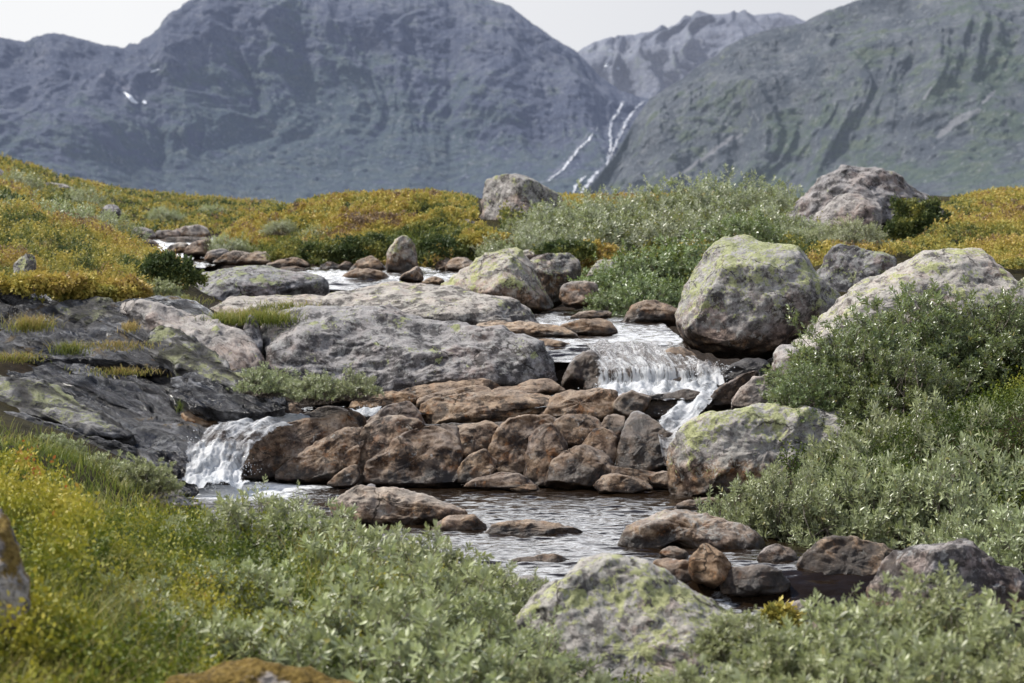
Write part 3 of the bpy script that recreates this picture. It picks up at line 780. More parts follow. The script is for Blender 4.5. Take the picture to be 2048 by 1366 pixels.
rock('rock', 'small dark pointed stone above the wedged brown stone', [(1200,864),(1213,838),(1230,829),(1250,838),(1245,875),(1226,888)], 13.0, wet=.5, **W)
rock('boulder', 'black wet boulder at the right end of the rock wall', [(1234,935),(1239,890),(1250,845),(1265,825),(1282,827),(1312,850),(1348,880),(1354,905),(1338,940),(1290,952),(1245,948)], 12.65, 'boulder', zw=.0, wh=.3, wet=.7, **{**W, 'dark': .5})
rock('boulder', 'dark glistening boulder just below the waterfall', [(1272,832),(1288,795),(1320,779),(1362,779),(1398,790),(1410,806),(1390,832),(1350,846),(1300,846)], 13.4, 'boulder', wet=.8, **W)
rock('rock', 'thin flat stone at the waterline under the leaning stone', [(930,976),(958,956),(1000,945),(1048,947),(1066,966),(1040,980),(970,982)], 12.42, zw=.0, wh=.06, **W)
rock('rock', 'low purplish stone at the waterline near the black wet boulder', [(1188,970),(1200,953),(1225,947),(1260,954),(1296,962),(1304,978),(1260,990),(1205,986)], 12.3, zw=.0, wh=.06, **W)
rock('rock', 'flat brown plate under the black wet boulder', [(1206,950),(1224,932),(1270,937),(1312,945),(1330,960),(1292,968),(1230,962)], 12.5, zw=.0, wh=.06, wet=.3, **W)
rock('rock', 'reddish wet stone between the black boulder and the smooth lichen boulder', [(1296,956),(1326,942),(1350,950),(1346,974),(1312,976)], 12.4, zw=.0, wh=.1, **W)
rock('rock', 'tiny flat stone breaking the water under the triangular rock', [(1022,978),(1050,968),(1076,972),(1078,980),(1045,984)], 12.3, zw=.0, wh=.03, **W)
rock('rock_ledge', 'long brown ledge directly under the main bedrock hump', [(785,798),(830,772),(900,762),(960,757),(1004,765),(965,782),(900,796),(835,808)], 13.75, 'rock', **{**W, 'tilt': .9})
rock('rock_ledge', 'second brown ledge stepping down toward the hidden channel', [(832,815),(880,791),(930,778),(968,771),(985,782),(962,800),(900,812)], 13.6, 'rock', **{**W, 'tilt': .9})
rock('rock_ledge', 'thin brown ledge right of the two stepped ledges', [(972,790),(1000,776),(1060,770),(1084,780),(1062,794),(990,796)], 13.65, 'rock', **{**W, 'tilt': .9})
rock('rock_ledge', 'rounded ledge tucked under the tip of the main bedrock hump', [(1036,772),(1060,758),(1090,757),(1118,770),(1130,784),(1092,790),(1058,782)], 13.85, 'rock', wet=.2, **{**W, 'tilt': .7})
rock('rock', 'dark rock at the left start of the stepped ledges', [(700,812),(712,792),(745,783),(790,782),(830,788),(845,798),(800,815),(740,822)], 13.7, wet=.3, **W)
rock('rock', 'black angular rock where the left cascade begins', [(588,842),(612,824),(650,813),(690,812),(710,822),(700,840),(660,852),(610,854)], 13.3, wet=.6, **{**W, 'dark': .9, 'facets': 7})
rock('rock', 'small brown stone under the low willow at the foot of the bedrock', [(564,838),(570,815),(582,806),(600,812),(606,830),(590,844)], 13.5, **W)
# --- stones in the lower pool
rock('boulder', 'long humped boulder lying in the lower pool', [(658,1042),(666,1008),(690,982),(722,969),(780,974),(830,985),(880,1004),(915,1017),(936,1030),(905,1048),(840,1058),(760,1060),(695,1054)], 11.15, 'boulder', zw=.0, wh=.07, brown=.45, dark=.3, tilt=.5, thick=.4, facets=3)
rock('stone', 'tiny grey pebble on top of the long humped boulder', [(733,976),(736,969),(743,967),(750,970),(752,978)], 11.3, 'stone', lich=0, brown=.1, dark=.2)
rock('rock', 'small pointed stone touching the right tip of the long humped boulder', [(858,1062),(884,1041),(918,1028),(950,1030),(974,1052),(968,1068),(900,1072)], 10.95, zw=.0, wh=.06, brown=.6, dark=.3, tilt=.5)
rock('rock', 'flat dark brown rock in the middle of the lower pool', [(956,1080),(988,1050),(1040,1038),(1100,1038),(1140,1048),(1166,1064),(1132,1080),(1050,1088),(984,1086)], 10.8, zw=.0, wh=.07, brown=.7, dark=.35, tilt=.6)
rock('rock', 'low brown rock at the near edge of the pool behind the front boulder', [(1004,1134),(1030,1118),(1070,1113),(1092,1107),(1142,1116),(1136,1140),(1070,1150)], 10.0, zw=.0, wh=.08, brown=.8, dark=.3, tilt=.5)
# --- right shore rocks
rock('boulder', 'long lichen-topped rock projecting into the lower pool', [(1234,1098),(1238,1062),(1260,1035),(1310,1021),(1370,1018),(1440,1028),(1505,1058),(1532,1092),(1526,1122),(1480,1130),(1400,1124),(1350,1108),(1300,1114),(1250,1110)], 10.4, 'boulder', zw=.0, wh=.1, brown=.45, lich=.45, dark=.3, tilt=.6)
rock('stone', 'tiny yellowish stone under the long lichen-topped rock', [(1318,1106),(1340,1092),(1366,1099),(1378,1114),(1345,1122)], 10.1, 'stone', zw=.0, wh=.03, brown=.5, dark=.1)
rock('rock', 'rounded wet brown stone just behind the front lichen boulder', [(1296,1136),(1335,1115),(1375,1117),(1392,1135),(1400,1165),(1365,1176),(1320,1160)], 9.75, zw=-.05, wh=.1, brown=.75, dark=.3)
rock('rock', 'bright rust-coloured angular stone on the right shore', [(1376,1128),(1393,1100),(1410,1086),(1440,1104),(1464,1132),(1450,1160),(1430,1178),(1398,1172),(1382,1155)], 9.65, zw=-.1, wh=.12, brown=1.1, dark=-.3, facets=7)
rock('rock', 'black wet rock with trickling water beside the rust-coloured stone', [(1434,1178),(1468,1136),(1510,1127),(1552,1129),(1576,1146),(1582,1185),(1500,1198),(1450,1192)], 9.65, zw=-.1, wh=.3, wet=.7, brown=.6, dark=.6)
rock('rock', 'small dark triangular stone between the black rock and the willow', [(1514,1116),(1533,1090),(1560,1087),(1588,1099),(1596,1124),(1570,1138),(1530,1134)], 10.0, zw=-.02, wh=.1, brown=.5, dark=.4)
rock('boulder', 'broad brown boulder in shade under the willow branches', [(1574,1160),(1596,1108),(1640,1078),(1700,1070),(1762,1083),(1798,1112),(1785,1160),(1735,1188),(1650,1198),(1590,1182)], 9.8, 'boulder', zw=-.1, wh=.3, brown=.7, dark=.7, wet=.4)  # wet rock, darkened further to paint in the shade of the willows
rock('boulder', 'big dark boulder with a lit left flank at the right edge', [(1718,1225),(1738,1165),(1780,1122),(1830,1093),(1880,1076),(1932,1088),(1995,1130),(2070,1175),(2100,1260),(1990,1295),(1850,1285),(1760,1262)], 9.1, 'boulder', zw=-.15, wh=.14, brown=.35, dark=.65, lich=.25, tilt=.4, fdir=[((-.85,-.35,.4),.45),((.4,-.85,.35),.5)], facets=2)
rock('rock', 'pale cream stone in front of the outflow', [(1538,1232),(1575,1204),(1612,1199),(1636,1220),(1625,1255),(1565,1262)], 8.8, brown=.4, dark=-.2, zw=-.2, wh=.05)
rock('rock', 'pinkish flat stone below the pale cream stone', [(1580,1290),(1598,1252),(1640,1241),(1685,1250),(1698,1285),(1640,1305)], 8.4, brown=.6, dark=-.1)
rock('rock', 'pale wet stone in the bottom right corner of the outflow', [(1985,1330),(1998,1287),(2030,1278),(2075,1288),(2085,1340)], 8.4, brown=.2, dark=.1, zw=-.2, wh=.1)
# --- near boulders
rock('boulder', 'nearest big boulder thick with yellow-green lichen at bottom right', [(1005,1310),(1028,1238),(1068,1185),(1108,1150),(1158,1122),(1210,1106),(1262,1110),(1312,1126),(1362,1150),(1422,1180),(1482,1212),(1545,1255),(1575,1330),(1565,1440),(1300,1500),(1050,1480)], 7.2, 'boulder', tilt=.55, thick=.4, lich=.92, dark=.6, lichlow=.5, facets=4)
rock('rock', 'small lichen rock poking out behind the nearest big boulder', [(970,1195),(1005,1168),(1050,1150),(1095,1150),(1110,1175),(1060,1205)], 8.5, lich=.75, dark=.25, brown=.1)
rock('rock', 'mossy brown rock rounding up from the bottom edge', [(310,1400),(355,1348),(410,1324),(480,1315),(560,1321),(640,1343),(730,1388),(700,1440),(420,1450)], 5.6, lich=.2, moss=1.0, dark=.4, brown=.3, tilt=.6)
rock('boulder', 'moss-streaked rock standing at the left edge in front', [(-70,1010),(-20,1000),(8,1035),(32,1090),(50,1150),(62,1210),(45,1270),(-60,1290)], 5.9, 'boulder', lich=.2, moss=.75, dark=.5, brown=.2, tilt=.2)
rock('stone', 'small black-and-yellow lichen stone upright on the heath bank', [(26,590),(28,525),(45,507),(70,511),(73,545),(68,592)], 15.2, 'stone', lich=1.0, dark=1.1, tilt=.1, thick=.5, facets=6)
rock('rock', 'low grey rock on the near shore below the left cascade', [(196,1010),(225,990),(288,983),(350,986),(400,1002),(370,1022),(260,1026)], 10.6, lich=.2, dark=.4, brown=.1, tilt=1.4)
rock('rock', 'grey rock behind the low willow at the left pool corner', [(290,1000),(305,955),(340,960),(366,990),(372,1005),(320,1012)], 11.4, lich=.1, dark=.5, brown=.2, zw=.0, wh=.05)
# --- dark wet bedrock on the left
D = dict(cat='bedrock', mat=M_SLAB, facets=2, thick=.19, box=.45, flat=.6, crisp=.3, bumpy=1.4)
rock('bedrock_slab', 'dark wet slab under the heath overhang at far left', [(-60,670),(-60,585),(20,577),(60,583),(105,603),(128,632),(134,662),(60,668),(10,665)], 14.7, tilt=1.2, wet=.7, **D)
rock('bedrock_slab', 'rounded slab with a yellow-green patch below the heath edge', [(108,615),(138,594),(190,592),(225,603),(258,635),(276,662),(285,690),(230,675),(180,662),(130,640)], 14.5, tilt=1.3, lich=.7, wet=.2, **D)
rock('bedrock_slab', 'middle dark slab between two mossy cracks on the left', [(-60,720),(-40,668),(40,655),(100,652),(165,655),(230,668),(290,690),(328,716),(342,756),(280,750),(200,740),(100,740),(20,730)], 13.9, tilt=2.0, wet=.6, moss=.3, **D)
rock('bedrock_slab', 'biggest dark wet slab sloping down into the left cascade', [(-40,745),(40,732),(100,723),(200,727),(280,744),(340,752),(354,785),(368,832),(376,868),(400,895),(362,915),(290,905),(225,872),(160,830),(80,795),(10,775)], 12.95, tilt=2.0, wet=.85, **{**D, 'thick': .09})
rock('bedrock_slab', 'lower left slab marbled with olive lichen', [(-60,800),(-60,742),(40,750),(90,772),(150,808),(220,852),(275,886),(250,905),(150,892),(90,862),(20,850)], 12.6, tilt=1.6, lich=.75, wet=.1, **D)
rock('bedrock_slab', 'lowest dark slab reaching from the left edge to the cascade', [(-60,900),(-60,822),(40,830),(100,852),(170,880),(240,899),(300,914),(345,940),(300,955),(200,940),(120,920),(20,910)], 12.2, tilt=1.2, wet=.5, brown=.2, **D)
rock('bedrock_slab', 'wet ledge jutting into the foot of the left cascade', [(235,935),(255,912),(300,903),(350,898),(388,912),(404,948),(398,975),(345,972),(280,960)], 12.3, tilt=.9, wet=.9, brown=.3, **D)
rock('bedrock_slab', 'shore slab at the waterline below the wet ledge', [(295,985),(300,955),(345,958),(395,968),(398,985),(350,998)], 12.0, tilt=.8, wet=.8, brown=.2, **D)
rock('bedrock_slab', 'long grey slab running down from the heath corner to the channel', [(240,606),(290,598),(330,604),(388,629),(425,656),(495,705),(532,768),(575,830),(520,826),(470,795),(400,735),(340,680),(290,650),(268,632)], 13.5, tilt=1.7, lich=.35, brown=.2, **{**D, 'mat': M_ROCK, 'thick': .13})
rock('bedrock_slab', 'green lichen-ridged slab beside the long grey slab', [(290,672),(296,650),(330,652),(370,680),(412,712),(470,768),(540,822),(500,826),(450,800),(400,775),(350,752),(322,722)], 13.25, tilt=1.6, lich=.85, **{**D, 'thick': .13})
rock('bedrock_slab', 'striped dark slab just above the left cascade', [(338,748),(360,744),(400,762),(460,792),(520,818),(572,836),(520,852),(440,850),(366,822)], 12.95, tilt=1.6, wet=.7, lich=.05, **D)
rock('rock', 'pinkish brown block at the top of the left cascade', [(362,826),(395,820),(430,828),(440,845),(425,862),(398,876),(370,870)], 13.05, brown=.75, dark=.2, wet=.2, tilt=.8)
rock('rock', 'brown rock under the veil of the left cascade', [(400,900),(415,865),(455,845),(520,840),(570,848),(540,875),(500,895),(470,925),(420,930)], 13.1, brown=.85, dark=.1, wet=.55, tilt=1.2)
rock('rock', 'dark rock splitting the foot of the left cascade', [(415,965),(428,925),(450,908),(478,915),(492,945),(488,968),(440,974)], 12.7, brown=.7, dark=.3, wet=.9, tilt=.6)
rock('rock', 'squat stone under the grass tuft left of the main bedrock hump', [(424,660),(438,634),(462,628),(476,645),(472,680),(448,684)], 14.6, lich=.4, dark=.3, brown=.2)
rock('rock', 'middle narrow stone under the grass tuft', [(462,690),(468,655),(484,638),(498,650),(500,700),(478,705)], 14.4, lich=.4, dark=.4, brown=.1)
rock('rock', 'tall narrow stone right under the grass tuft beside the hump', [(482,705),(486,650),(500,629),(516,645),(526,690),(522,725),(500,730)], 14.2, lich=.5, dark=.4)
rock('rock', 'small dark stone in the cleft below the narrow stones', [(486,722),(498,702),(512,696),(526,708),(530,728),(505,734)], 14.0, brown=.3, dark=.5)
# --- the ledge carrying the waterfall
rock('rock_ledge', 'submerged brown ledge the waterfall curtain pours over', [(1165,805),(1175,758),(1210,745),(1270,742),(1340,742),(1400,740),(1430,750),(1440,805),(1300,820)], 14.1, 'rock', brown=.9, dark=.4, wet=1.0, tilt=.35, thick=.3)
rock('rock', 'smooth brown hump under glassy water above the falls', [(1185,732),(1210,716),(1260,709),(1310,714),(1330,726),(1290,742),(1210,744)], 14.5, brown=.9, dark=.2, wet=1.0, tilt=1.5)
rock('rock', 'knobbly brown rock breaking the top of the waterfall on its right', [(1322,716),(1332,698),(1355,693),(1380,700),(1396,720),(1380,740),(1340,738)], 14.5, brown=.8, dark=.3, wet=.5, tilt=.8)
rock('rock', 'dark wet boulder bulging through the right half of the waterfall', [(1300,792),(1312,752),(1345,733),(1390,728),(1420,745),(1432,775),(1415,800),(1350,806)], 14.0, brown=.8, dark=.3, wet=.8, tilt=.5)
rock('rock', 'black rock in the dark gap under the biggest boulder', [(1425,770),(1440,730),(1480,715),(1525,722),(1545,750),(1510,775),(1460,785)], 14.4, brown=.2, dark=1.4, wet=.9)

rock('bedrock', 'dark sloping bedrock showing in the cracks between the slabs of the left bank', [(-90,600),(20,582),(110,606),(250,612),(330,612),(430,670),(520,768),(575,840),(450,872),(400,900),(404,975),(300,1002),(200,990),(100,940),(-90,905)], 12.45, cat='bedrock', tilt=2.55, thick=.05, box=.5, facets=0, wet=.6, moss=.25, mat=M_SLAB, bumpy=1.3)
rock('bedrock', 'black wet bedrock in the joints behind the brown rock wall', [(510,962),(575,905),(700,868),(820,850),(1000,842),(1210,840),(1320,870),(1335,950),(1200,972),(800,980),(560,975)], 13.0, cat='bedrock', tilt=.4, thick=.05, facets=0, wet=.9, brown=.8, dark=.8, bumpy=.6)
# ------------------------------------------------------------------ plants
def unit(v):
    return v / (np.linalg.norm(v, axis=-1, keepdims=True) + 1e-9)

def leaf_arrays(base, d, nrm, L, W, six, rg):
    side = unit(np.cross(d, nrm))
    nrm = unit(np.cross(side, d))
    L = L[:, None]; W = W[:, None]
    curl = rg.uniform(-.15, .25, (len(base), 1)) * L
    if six:
        mid = base + d * L * .5 - nrm * W * .22
        l1 = base + d * L * .32 + side * W * .46
        l2 = base + d * L * .70 + side * W * .38 - nrm * curl * .3
        tip = base + d * L - nrm * curl
        r1 = base + d * L * .32 - side * W * .46
        r2 = base + d * L * .70 - side * W * .38 - nrm * curl * .3
        m = base + d * L * .5 - nrm * W * .2
        V = np.stack([base, l1, l2, tip, r2, r1, m], 1)
        q = np.array([[0, 6, 2, 1], [6, 3, 2, 6], [0, 5, 4, 6], [6, 4, 3, 6]])
        tri = np.array([[0, 6, 1], [1, 6, 2], [2, 6, 3], [3, 6, 4], [4, 6, 5], [5, 6, 0]])
        k = 7
        F = (np.arange(len(base))[:, None, None] * k + tri[None, :, ::-1]).reshape(-1, 3)
    else:
        l = base + d * L * .45 + side * W * .5 + nrm * W * .12
        r = base + d * L * .45 - side * W * .5 + nrm * W * .12
        tip = base + d * L - nrm * curl
        V = np.stack([base, l, tip, r], 1)
        tri = np.array([[0, 2, 1], [0, 3, 2]])
        k = 4
        F = (np.arange(len(base))[:, None, None] * k + tri[None]).reshape(-1, 3)
    return V.reshape(-1, 3), F, k

def tubes(P, rad, sides=3):
    """P: (n, k, 3) polylines, rad: (k,)"""
    n, k, _ = P.shape
    T = np.gradient(P, axis=1)
    T = unit(T)
    ref = np.where(np.abs(T[..., 2:3]) > .9, np.array([1., 0, 0]), np.array([0, 0, 1.]))
    a = unit(np.cross(T, ref)); b = np.cross(T, a)
    ang = np.arange(sides) * 2 * math.pi / sides
    ring = (a[:, :, None] * np.cos(ang)[None, None, :, None] + b[:, :, None] * np.sin(ang)[None, None, :, None]) * np.asarray(rad)[None, :, None, None]
    V = P[:, :, None] + ring
    f = gridfaces(k, sides, wrap=True)
    F = (np.arange(n)[:, None, None] * (k * sides) + f[None]).reshape(-1, 4)
    return V.reshape(-1, 3), F

def willow_meshes(nm, seed, Rd, H, ns, nl, ll, lw, six=True, up=.75, lump=.5, nstem=60, twig=.1, hollow=.45, stemr=.006, skirt=-.12):
    rg = np.random.default_rng(seed)
    o = rg.uniform(0, 50, 3)
    dirs = rg.normal(size=(ns * 4, 3)); dirs[:, 2] = np.abs(dirs[:, 2]) * .8 + skirt
    dirs = unit(dirs)
    dens = fbm(dirs * 3.3 + o + 9, 3)
    dirs = dirs[dens > -.06][:ns]
    ns = len(dirs)
    lum = 1 + lump * .8 * fbm(dirs * 1.7 + o, 3) + lump * .75 * fbm(dirs * 4.2 + o, 2)
    rr = (hollow + (1 - hollow) * rg.random(ns) ** .5) * lum
    pos = dirs * rr[:, None] * np.array([Rd, Rd, H])
    pos[:, 2] = np.maximum(pos[:, 2], -.02)
    ax = unit(dirs * np.array([.6, .6, .35]) + np.array([0, 0, up]) + rg.normal(size=(ns, 3)) * .28)
    tl = twig * rg.uniform(.6, 1.35, ns)
    # leaves up each twig
    t = np.linspace(.18, 1.0, nl)
    k = np.arange(nl)
    ref = np.where(np.abs(ax[:, 2:3]) > .92, np.array([1., 0, 0]), np.array([0, 0, 1.]))
    a = unit(np.cross(ax, ref)); b = np.cross(ax, a)
    ph = rg.uniform(0, 6.28, ns)[:, None] + k[None] * 2.39996
    rad = a[:, None] * np.cos(ph)[..., None] + b[:, None] * np.sin(ph)[..., None]
    open_ = np.interp(t, [0, .6, 1], [1.35, .95, .5])[None] + rg.normal(size=(ns, nl)) * .18
    d = unit(ax[:, None] * np.cos(open_)[..., None] + rad * np.sin(open_)[..., None])
    base = pos[:, None] + ax[:, None] * (t[None] * tl[:, None])[..., None]
    nrm = unit(ax[:, None] * np.sin(open_)[..., None] - rad * np.cos(open_)[..., None] + rg.normal(size=(ns, nl, 3)) * .25)
    Ls = ll * np.interp(t, [0, .5, 1], [.75, 1.05, .7])[None] * rg.uniform(.7, 1.2, (ns, nl))
    Ws = Ls * (lw / ll) * rg.uniform(.8, 1.15, (ns, nl))
    V, F, kk = leaf_arrays(base.reshape(-1, 3), d.reshape(-1, 3), nrm.reshape(-1, 3), Ls.ravel(), Ws.ravel(), six, rg)
    tint = (rg.normal(.46, .20, (ns, nl)) + rg.normal(0, .15, (ns, 1)) + .12 * (t[None] - .5)).clip(0, .92)
    dead = rg.random((ns, nl)) < .018
    tint[dead] = 1.0
    lf = mk_mesh(nm + '_foliage', V, [F], {'tint': np.repeat(tint.ravel(), kk)}, shade=six)
    # twigs and crooked stems
    PT = np.stack([pos - ax * .02, pos + ax * tl[:, None] * .5 + rg.normal(size=(ns, 3)) * .003, pos + ax * tl[:, None]], 1)
    tv, tf = tubes(PT, [.0016, .0013, .0006])
    idx = rg.choice(ns, min(nstem, ns), replace=False)
    foot = rg.normal(size=(len(idx), 3)) * np.array([Rd * .28, Rd * .28, 0])
    foot[:, 2] = -.05
    s = np.linspace(0, 1, 7)[None, :, None]
    end = pos[idx]
    mid = np.stack([end[:, 0] * .8, end[:, 1] * .8, end[:, 2] * .28], 1) + foot * .35
    SP_ = (1-s)**2 * foot[:, None] + 2*s*(1-s) * mid[:, None] + s**2 * end[:, None]
    SP_[:, 1:-1] += rg.normal(size=(len(idx), 5, 3)) * .022 * (Rd / .33)
    sv, sf = tubes(SP_, np.linspace(stemr, .0016, 7), 4)
    st = mk_mesh(nm + '_woody_stem', np.vstack([tv, sv]), [tf, sf + len(tv)])
    return lf, st

TPL = {}
for i in range(4):
    TPL['A%d' % i] = (*willow_meshes('silver', 100 + i, .33, .27, 820, 12, .038, .0155, True, lump=.5, twig=.05, up=.35), M_SILVER)
for i in range(3):
    TPL['D%d' % i] = (*willow_meshes('dark', 140 + i, .36, .30, 800, 12, .036, .0125, True, lump=.6, nstem=130, twig=.06, up=.45, skirt=.03, stemr=.007), M_GREYLEAF)
for i in range(3):
    TPL['B%d' % i] = (*willow_meshes('grey', 170 + i, .52, .50, 1150, 10, .046, .018, False, lump=.5, twig=.08, up=.5), M_GREYLEAF)
for i in range(2):
    TPL['S%d' % i] = (*willow_meshes('pale', 200 + i, .5, .36, 700, 10, .046, .018, False, lump=.5, twig=.11), M_SILVER)
for i in range(2):
    TPL['G%d' % i] = (*willow_meshes('green', 230 + i, .45, .42, 750, 9, .048, .026, False, lump=.5, twig=.08, up=.5), M_GREEN)
for i in range(3):
    TPL['R%d' % i] = (*willow_meshes('bank', 280 + i, .44, .50, 1350, 12, .036, .0140, True, lump=.45, nstem=110, hollow=.6, up=.4, twig=.055), M_DEEP)
TPL['L0'] = (*willow_meshes('sprig', 260, .10, .30, 42, 13, .038, .013, True, lump=.3, twig=.12, nstem=20, hollow=.2), M_SILVER)
HGT = {}
for k_, t_ in TPL.items():
    zz_ = np.empty(len(t_[0].vertices) * 3, np.float32)
    t_[0].vertices.foreach_get('co', zz_)
    HGT[k_] = float(np.percentile(zz_[2::3], 98.5))

def bush(t, px, pytop, Y, s, label, group, rz=None, sz=1.0, lift=0.0):
    """shrub whose crown tops out in direction (px, pytop)"""
    top = pt(px, pytop, Y)
    r = empty('willow_shrub', (top[0], top[1], top[2] - HGT[t] * s * sz), rng.uniform(0, 6.28) if rz is None else rz)
    r.scale = (s, s, s * sz)
    tag(r, label, 'shrub', group)
    lf, st, m = TPL[t]
    for nm, me, mm in (('foliage', lf, m), ('woody_stem', st, M_BARK)):
        o = bpy.data.objects.new(nm, me)
        COL.objects.link(o)
        if len(me.materials) == 0:
            me.materials.append(mm)
        o.parent = r
    return r

GF = 'silver-green willow shrubs in the foreground'
for a in [
 ('A0', 455, 1015, 8.8, .85, 'silver willow with bare twigs farthest left at the near pool shore'),
 ('A1', 590, 1022, 9.0, .8, 'silver willow at the near shore left of the long humped pool boulder'),
 ('A2', 720, 1068, 8.5, .85, 'silver willow in front of the left end of the long humped pool boulder'),
 ('A3', 850, 1088, 8.2, .8, 'silver willow whose tips stand before the small pointed pool stone'),
 ('A0', 975, 1142, 7.9, .65, 'silver willow reaching toward the low brown rock at the near pool edge'),
 ('A1', 665, 1110, 8.0, 1.0, 'full silver willow one row behind the middle of the foreground thicket'),
 ('A2', 830, 1145, 7.5, 1.0, 'silver willow in the thicket centre below the pool stones'),
 ('A3', 470, 1140, 7.5, .7, 'thin silver willow with dark crooked twigs among the yellow grass'),
 ('A0', 925, 1210, 7.0, .8, 'silver willow against the left flank of the nearest lichen boulder'),
 ('A1', 720, 1205, 6.8, 1.0, 'large silver willow in the middle of the bottom thicket'),
 ('A2', 545, 1255, 6.4, .9, 'silver willow directly above the mossy rock at the bottom edge'),
 ('A3', 880, 1285, 6.2, 1.0, 'silver willow at the bottom edge right of the mossy rock'),
 ('A1', 235, 1160, 7.2, .5, 'small dark silver willow standing alone in the grass at left'),
 ('A2', 290, 1195, 6.9, .45, 'low silver willow right of the small dark one in the left grass'),
 ('A3', 395, 1135, 7.6, .5, 'small silver willow standing where the yellow grass meets the thicket'),
 ('A0', 350, 1235, 6.6, .55, 'low silver willow between the grass and the mossy bottom rock'),
 ('A2', 1060, 1330, 6.2, .4, 'silver willow at the lower left foot of the nearest lichen boulder'),
 ('A3', 1480, 1232, 6.7, .36, 'silver willow growing across the right shoulder of the nearest lichen boulder'),
 ('D0', 1180, 1352, 6.1, .3, 'twiggy green willow in front of the nearest lichen boulder'),
 ('A1', 1600, 1285, 6.3, .65, 'silver willow covering the right foot of the nearest lichen boulder'),
 ('A2', 1720, 1225, 6.4, .8, 'silver willow below the pale cream outflow stone'),
 ('A3', 1865, 1165, 6.7, .62, 'tallest silver willow tuft in front of the big dark right boulder'),
 ('A0', 1960, 1235, 6.3, .9, 'silver willow in the bottom right corner thicket'),
 ('A1', 1420, 1348, 6.0, .55, 'silver willow at the bottom edge under the nearest lichen boulder'),
 ('A3', 1790, 1310, 5.9, .9, 'silver willow at the bottom edge right of the outflow stones'),
 ('A2', 2060, 1315, 5.9, .7, 'silver willow cut off by the bottom right picture corner'),
]:
    bush(a[0], a[1], a[2], a[3], a[4], a[5], GF)
for (px, py, Y, s, lb) in [(515, 962, 9.3, .6, 'single tall willow sprig in front of the foam at the left pool corner'),
                           (600, 978, 9.3, .5, 'short willow sprig beside the tall one against the pool'),
                           (1672, 1182, 6.6, .5, 'lone willow sprig sticking up before the outflow'),
                           (1080, 1225, 6.6, .55, 'leafy twig leaning on the left face of the nearest lichen boulder')]:
    bush('L0', px, py, Y, s, lb, 'single willow sprigs')
GR = 'grey-green willows on the near right bank'
for a in [
 ('D0', 1470, 975, 10.9, .6, 'right bank willow hanging over the long lichen-topped rock'),
 ('D1', 1725, 895, 11.2, .75, 'right bank willow covering the right half of the smooth lichen boulder'),
 ('D2', 1775, 838, 11.5, .95, 'right bank willow at the upper left top of the lower thicket'),
 ('D0', 1915, 815, 11.6, 1.0, 'right bank willow crowning the lower thicket'),
 ('D1', 2050, 800, 11.7, 1.0, 'right bank willow at the picture edge, top of the lower thicket'),
 ('D1', 1990, 845, 11.2, .9, 'right bank willow filling the hollow near the picture edge'),
 ('D2', 1580, 945, 10.8, .68, 'right bank willow spreading above the small dark triangular stone'),
 ('D0', 1715, 938, 10.6, .85, 'right bank willow in the middle of the lower thicket'),
 ('D1', 1860, 915, 10.6, .95, 'right bank willow right of the thicket middle'),
 ('D2', 2020, 905, 10.6, 1.0, 'right bank willow at the picture edge, middle of the lower thicket'),
 ('D0', 1960, 990, 10.0, .72, 'right bank willow above the big dark edge boulder'),
 ('D2', 2075, 1010, 9.6, .9, 'lowest right bank willow, draping down beside the big dark edge boulder'),
]:
    bush(a[0], a[1], a[2], a[3], a[4], a[5], GR, sz=1.25)
GU = 'darker willows in front of the whaleback boulder'
for a in [
 ('R2', 1725, 640, 12.8, .85, 'dark green willow in front of the left slope of the whaleback boulder'),
 ('R0', 1830, 598, 12.9, .95, 'dark green willow before the middle of the whaleback boulder'),
 ('R1', 1950, 590, 12.9, .95, 'dark green willow before the right end of the whaleback boulder'),
 ('R2', 2065, 600, 12.9, .95, 'dark green willow at the picture edge under the whaleback boulder'),
 ('R0', 1615, 735, 12.4, .45, 'low dark green willow beside the propped pinkish slab'),
 ('R1', 1800, 700, 12.3, .75, 'dark green willow lowest in the upper thicket'),
]:
    bush(a[0], a[1], a[2], a[3], a[4], a[5], GU)
GL = 'small willows by the left cascade'
for a in [
 ('A0', 205, 915, 10.8, .5, 'low willow with bare twigs left of the cascade foot'),
 ('A1', 285, 925, 10.7, .42, 'low willow touching the shore slab at the cascade foot'),
 ('A2', 110, 872, 11.3, .35, 'small willow at the foot of the lowest dark slab'),
 ('D1', 535, 735, 13.2, .42, 'green willow rooted in the cleft left of the main bedrock hump'),
 ('D2', 625, 750, 13.05, .42, 'willow creeping along the foot of the main bedrock hump'),
 ('D0', 710, 742, 13.05, .36, 'rightmost low willow against the front of the main bedrock hump'),
 ('A3', 325, 562, 16, .38, 'small silver willow where the heath bank meets the far bedrock hump'),
]:
    bush(a[0], a[1], a[2], a[3], a[4], a[5], GL)
GB_ = 'grey willow thicket behind the stream'
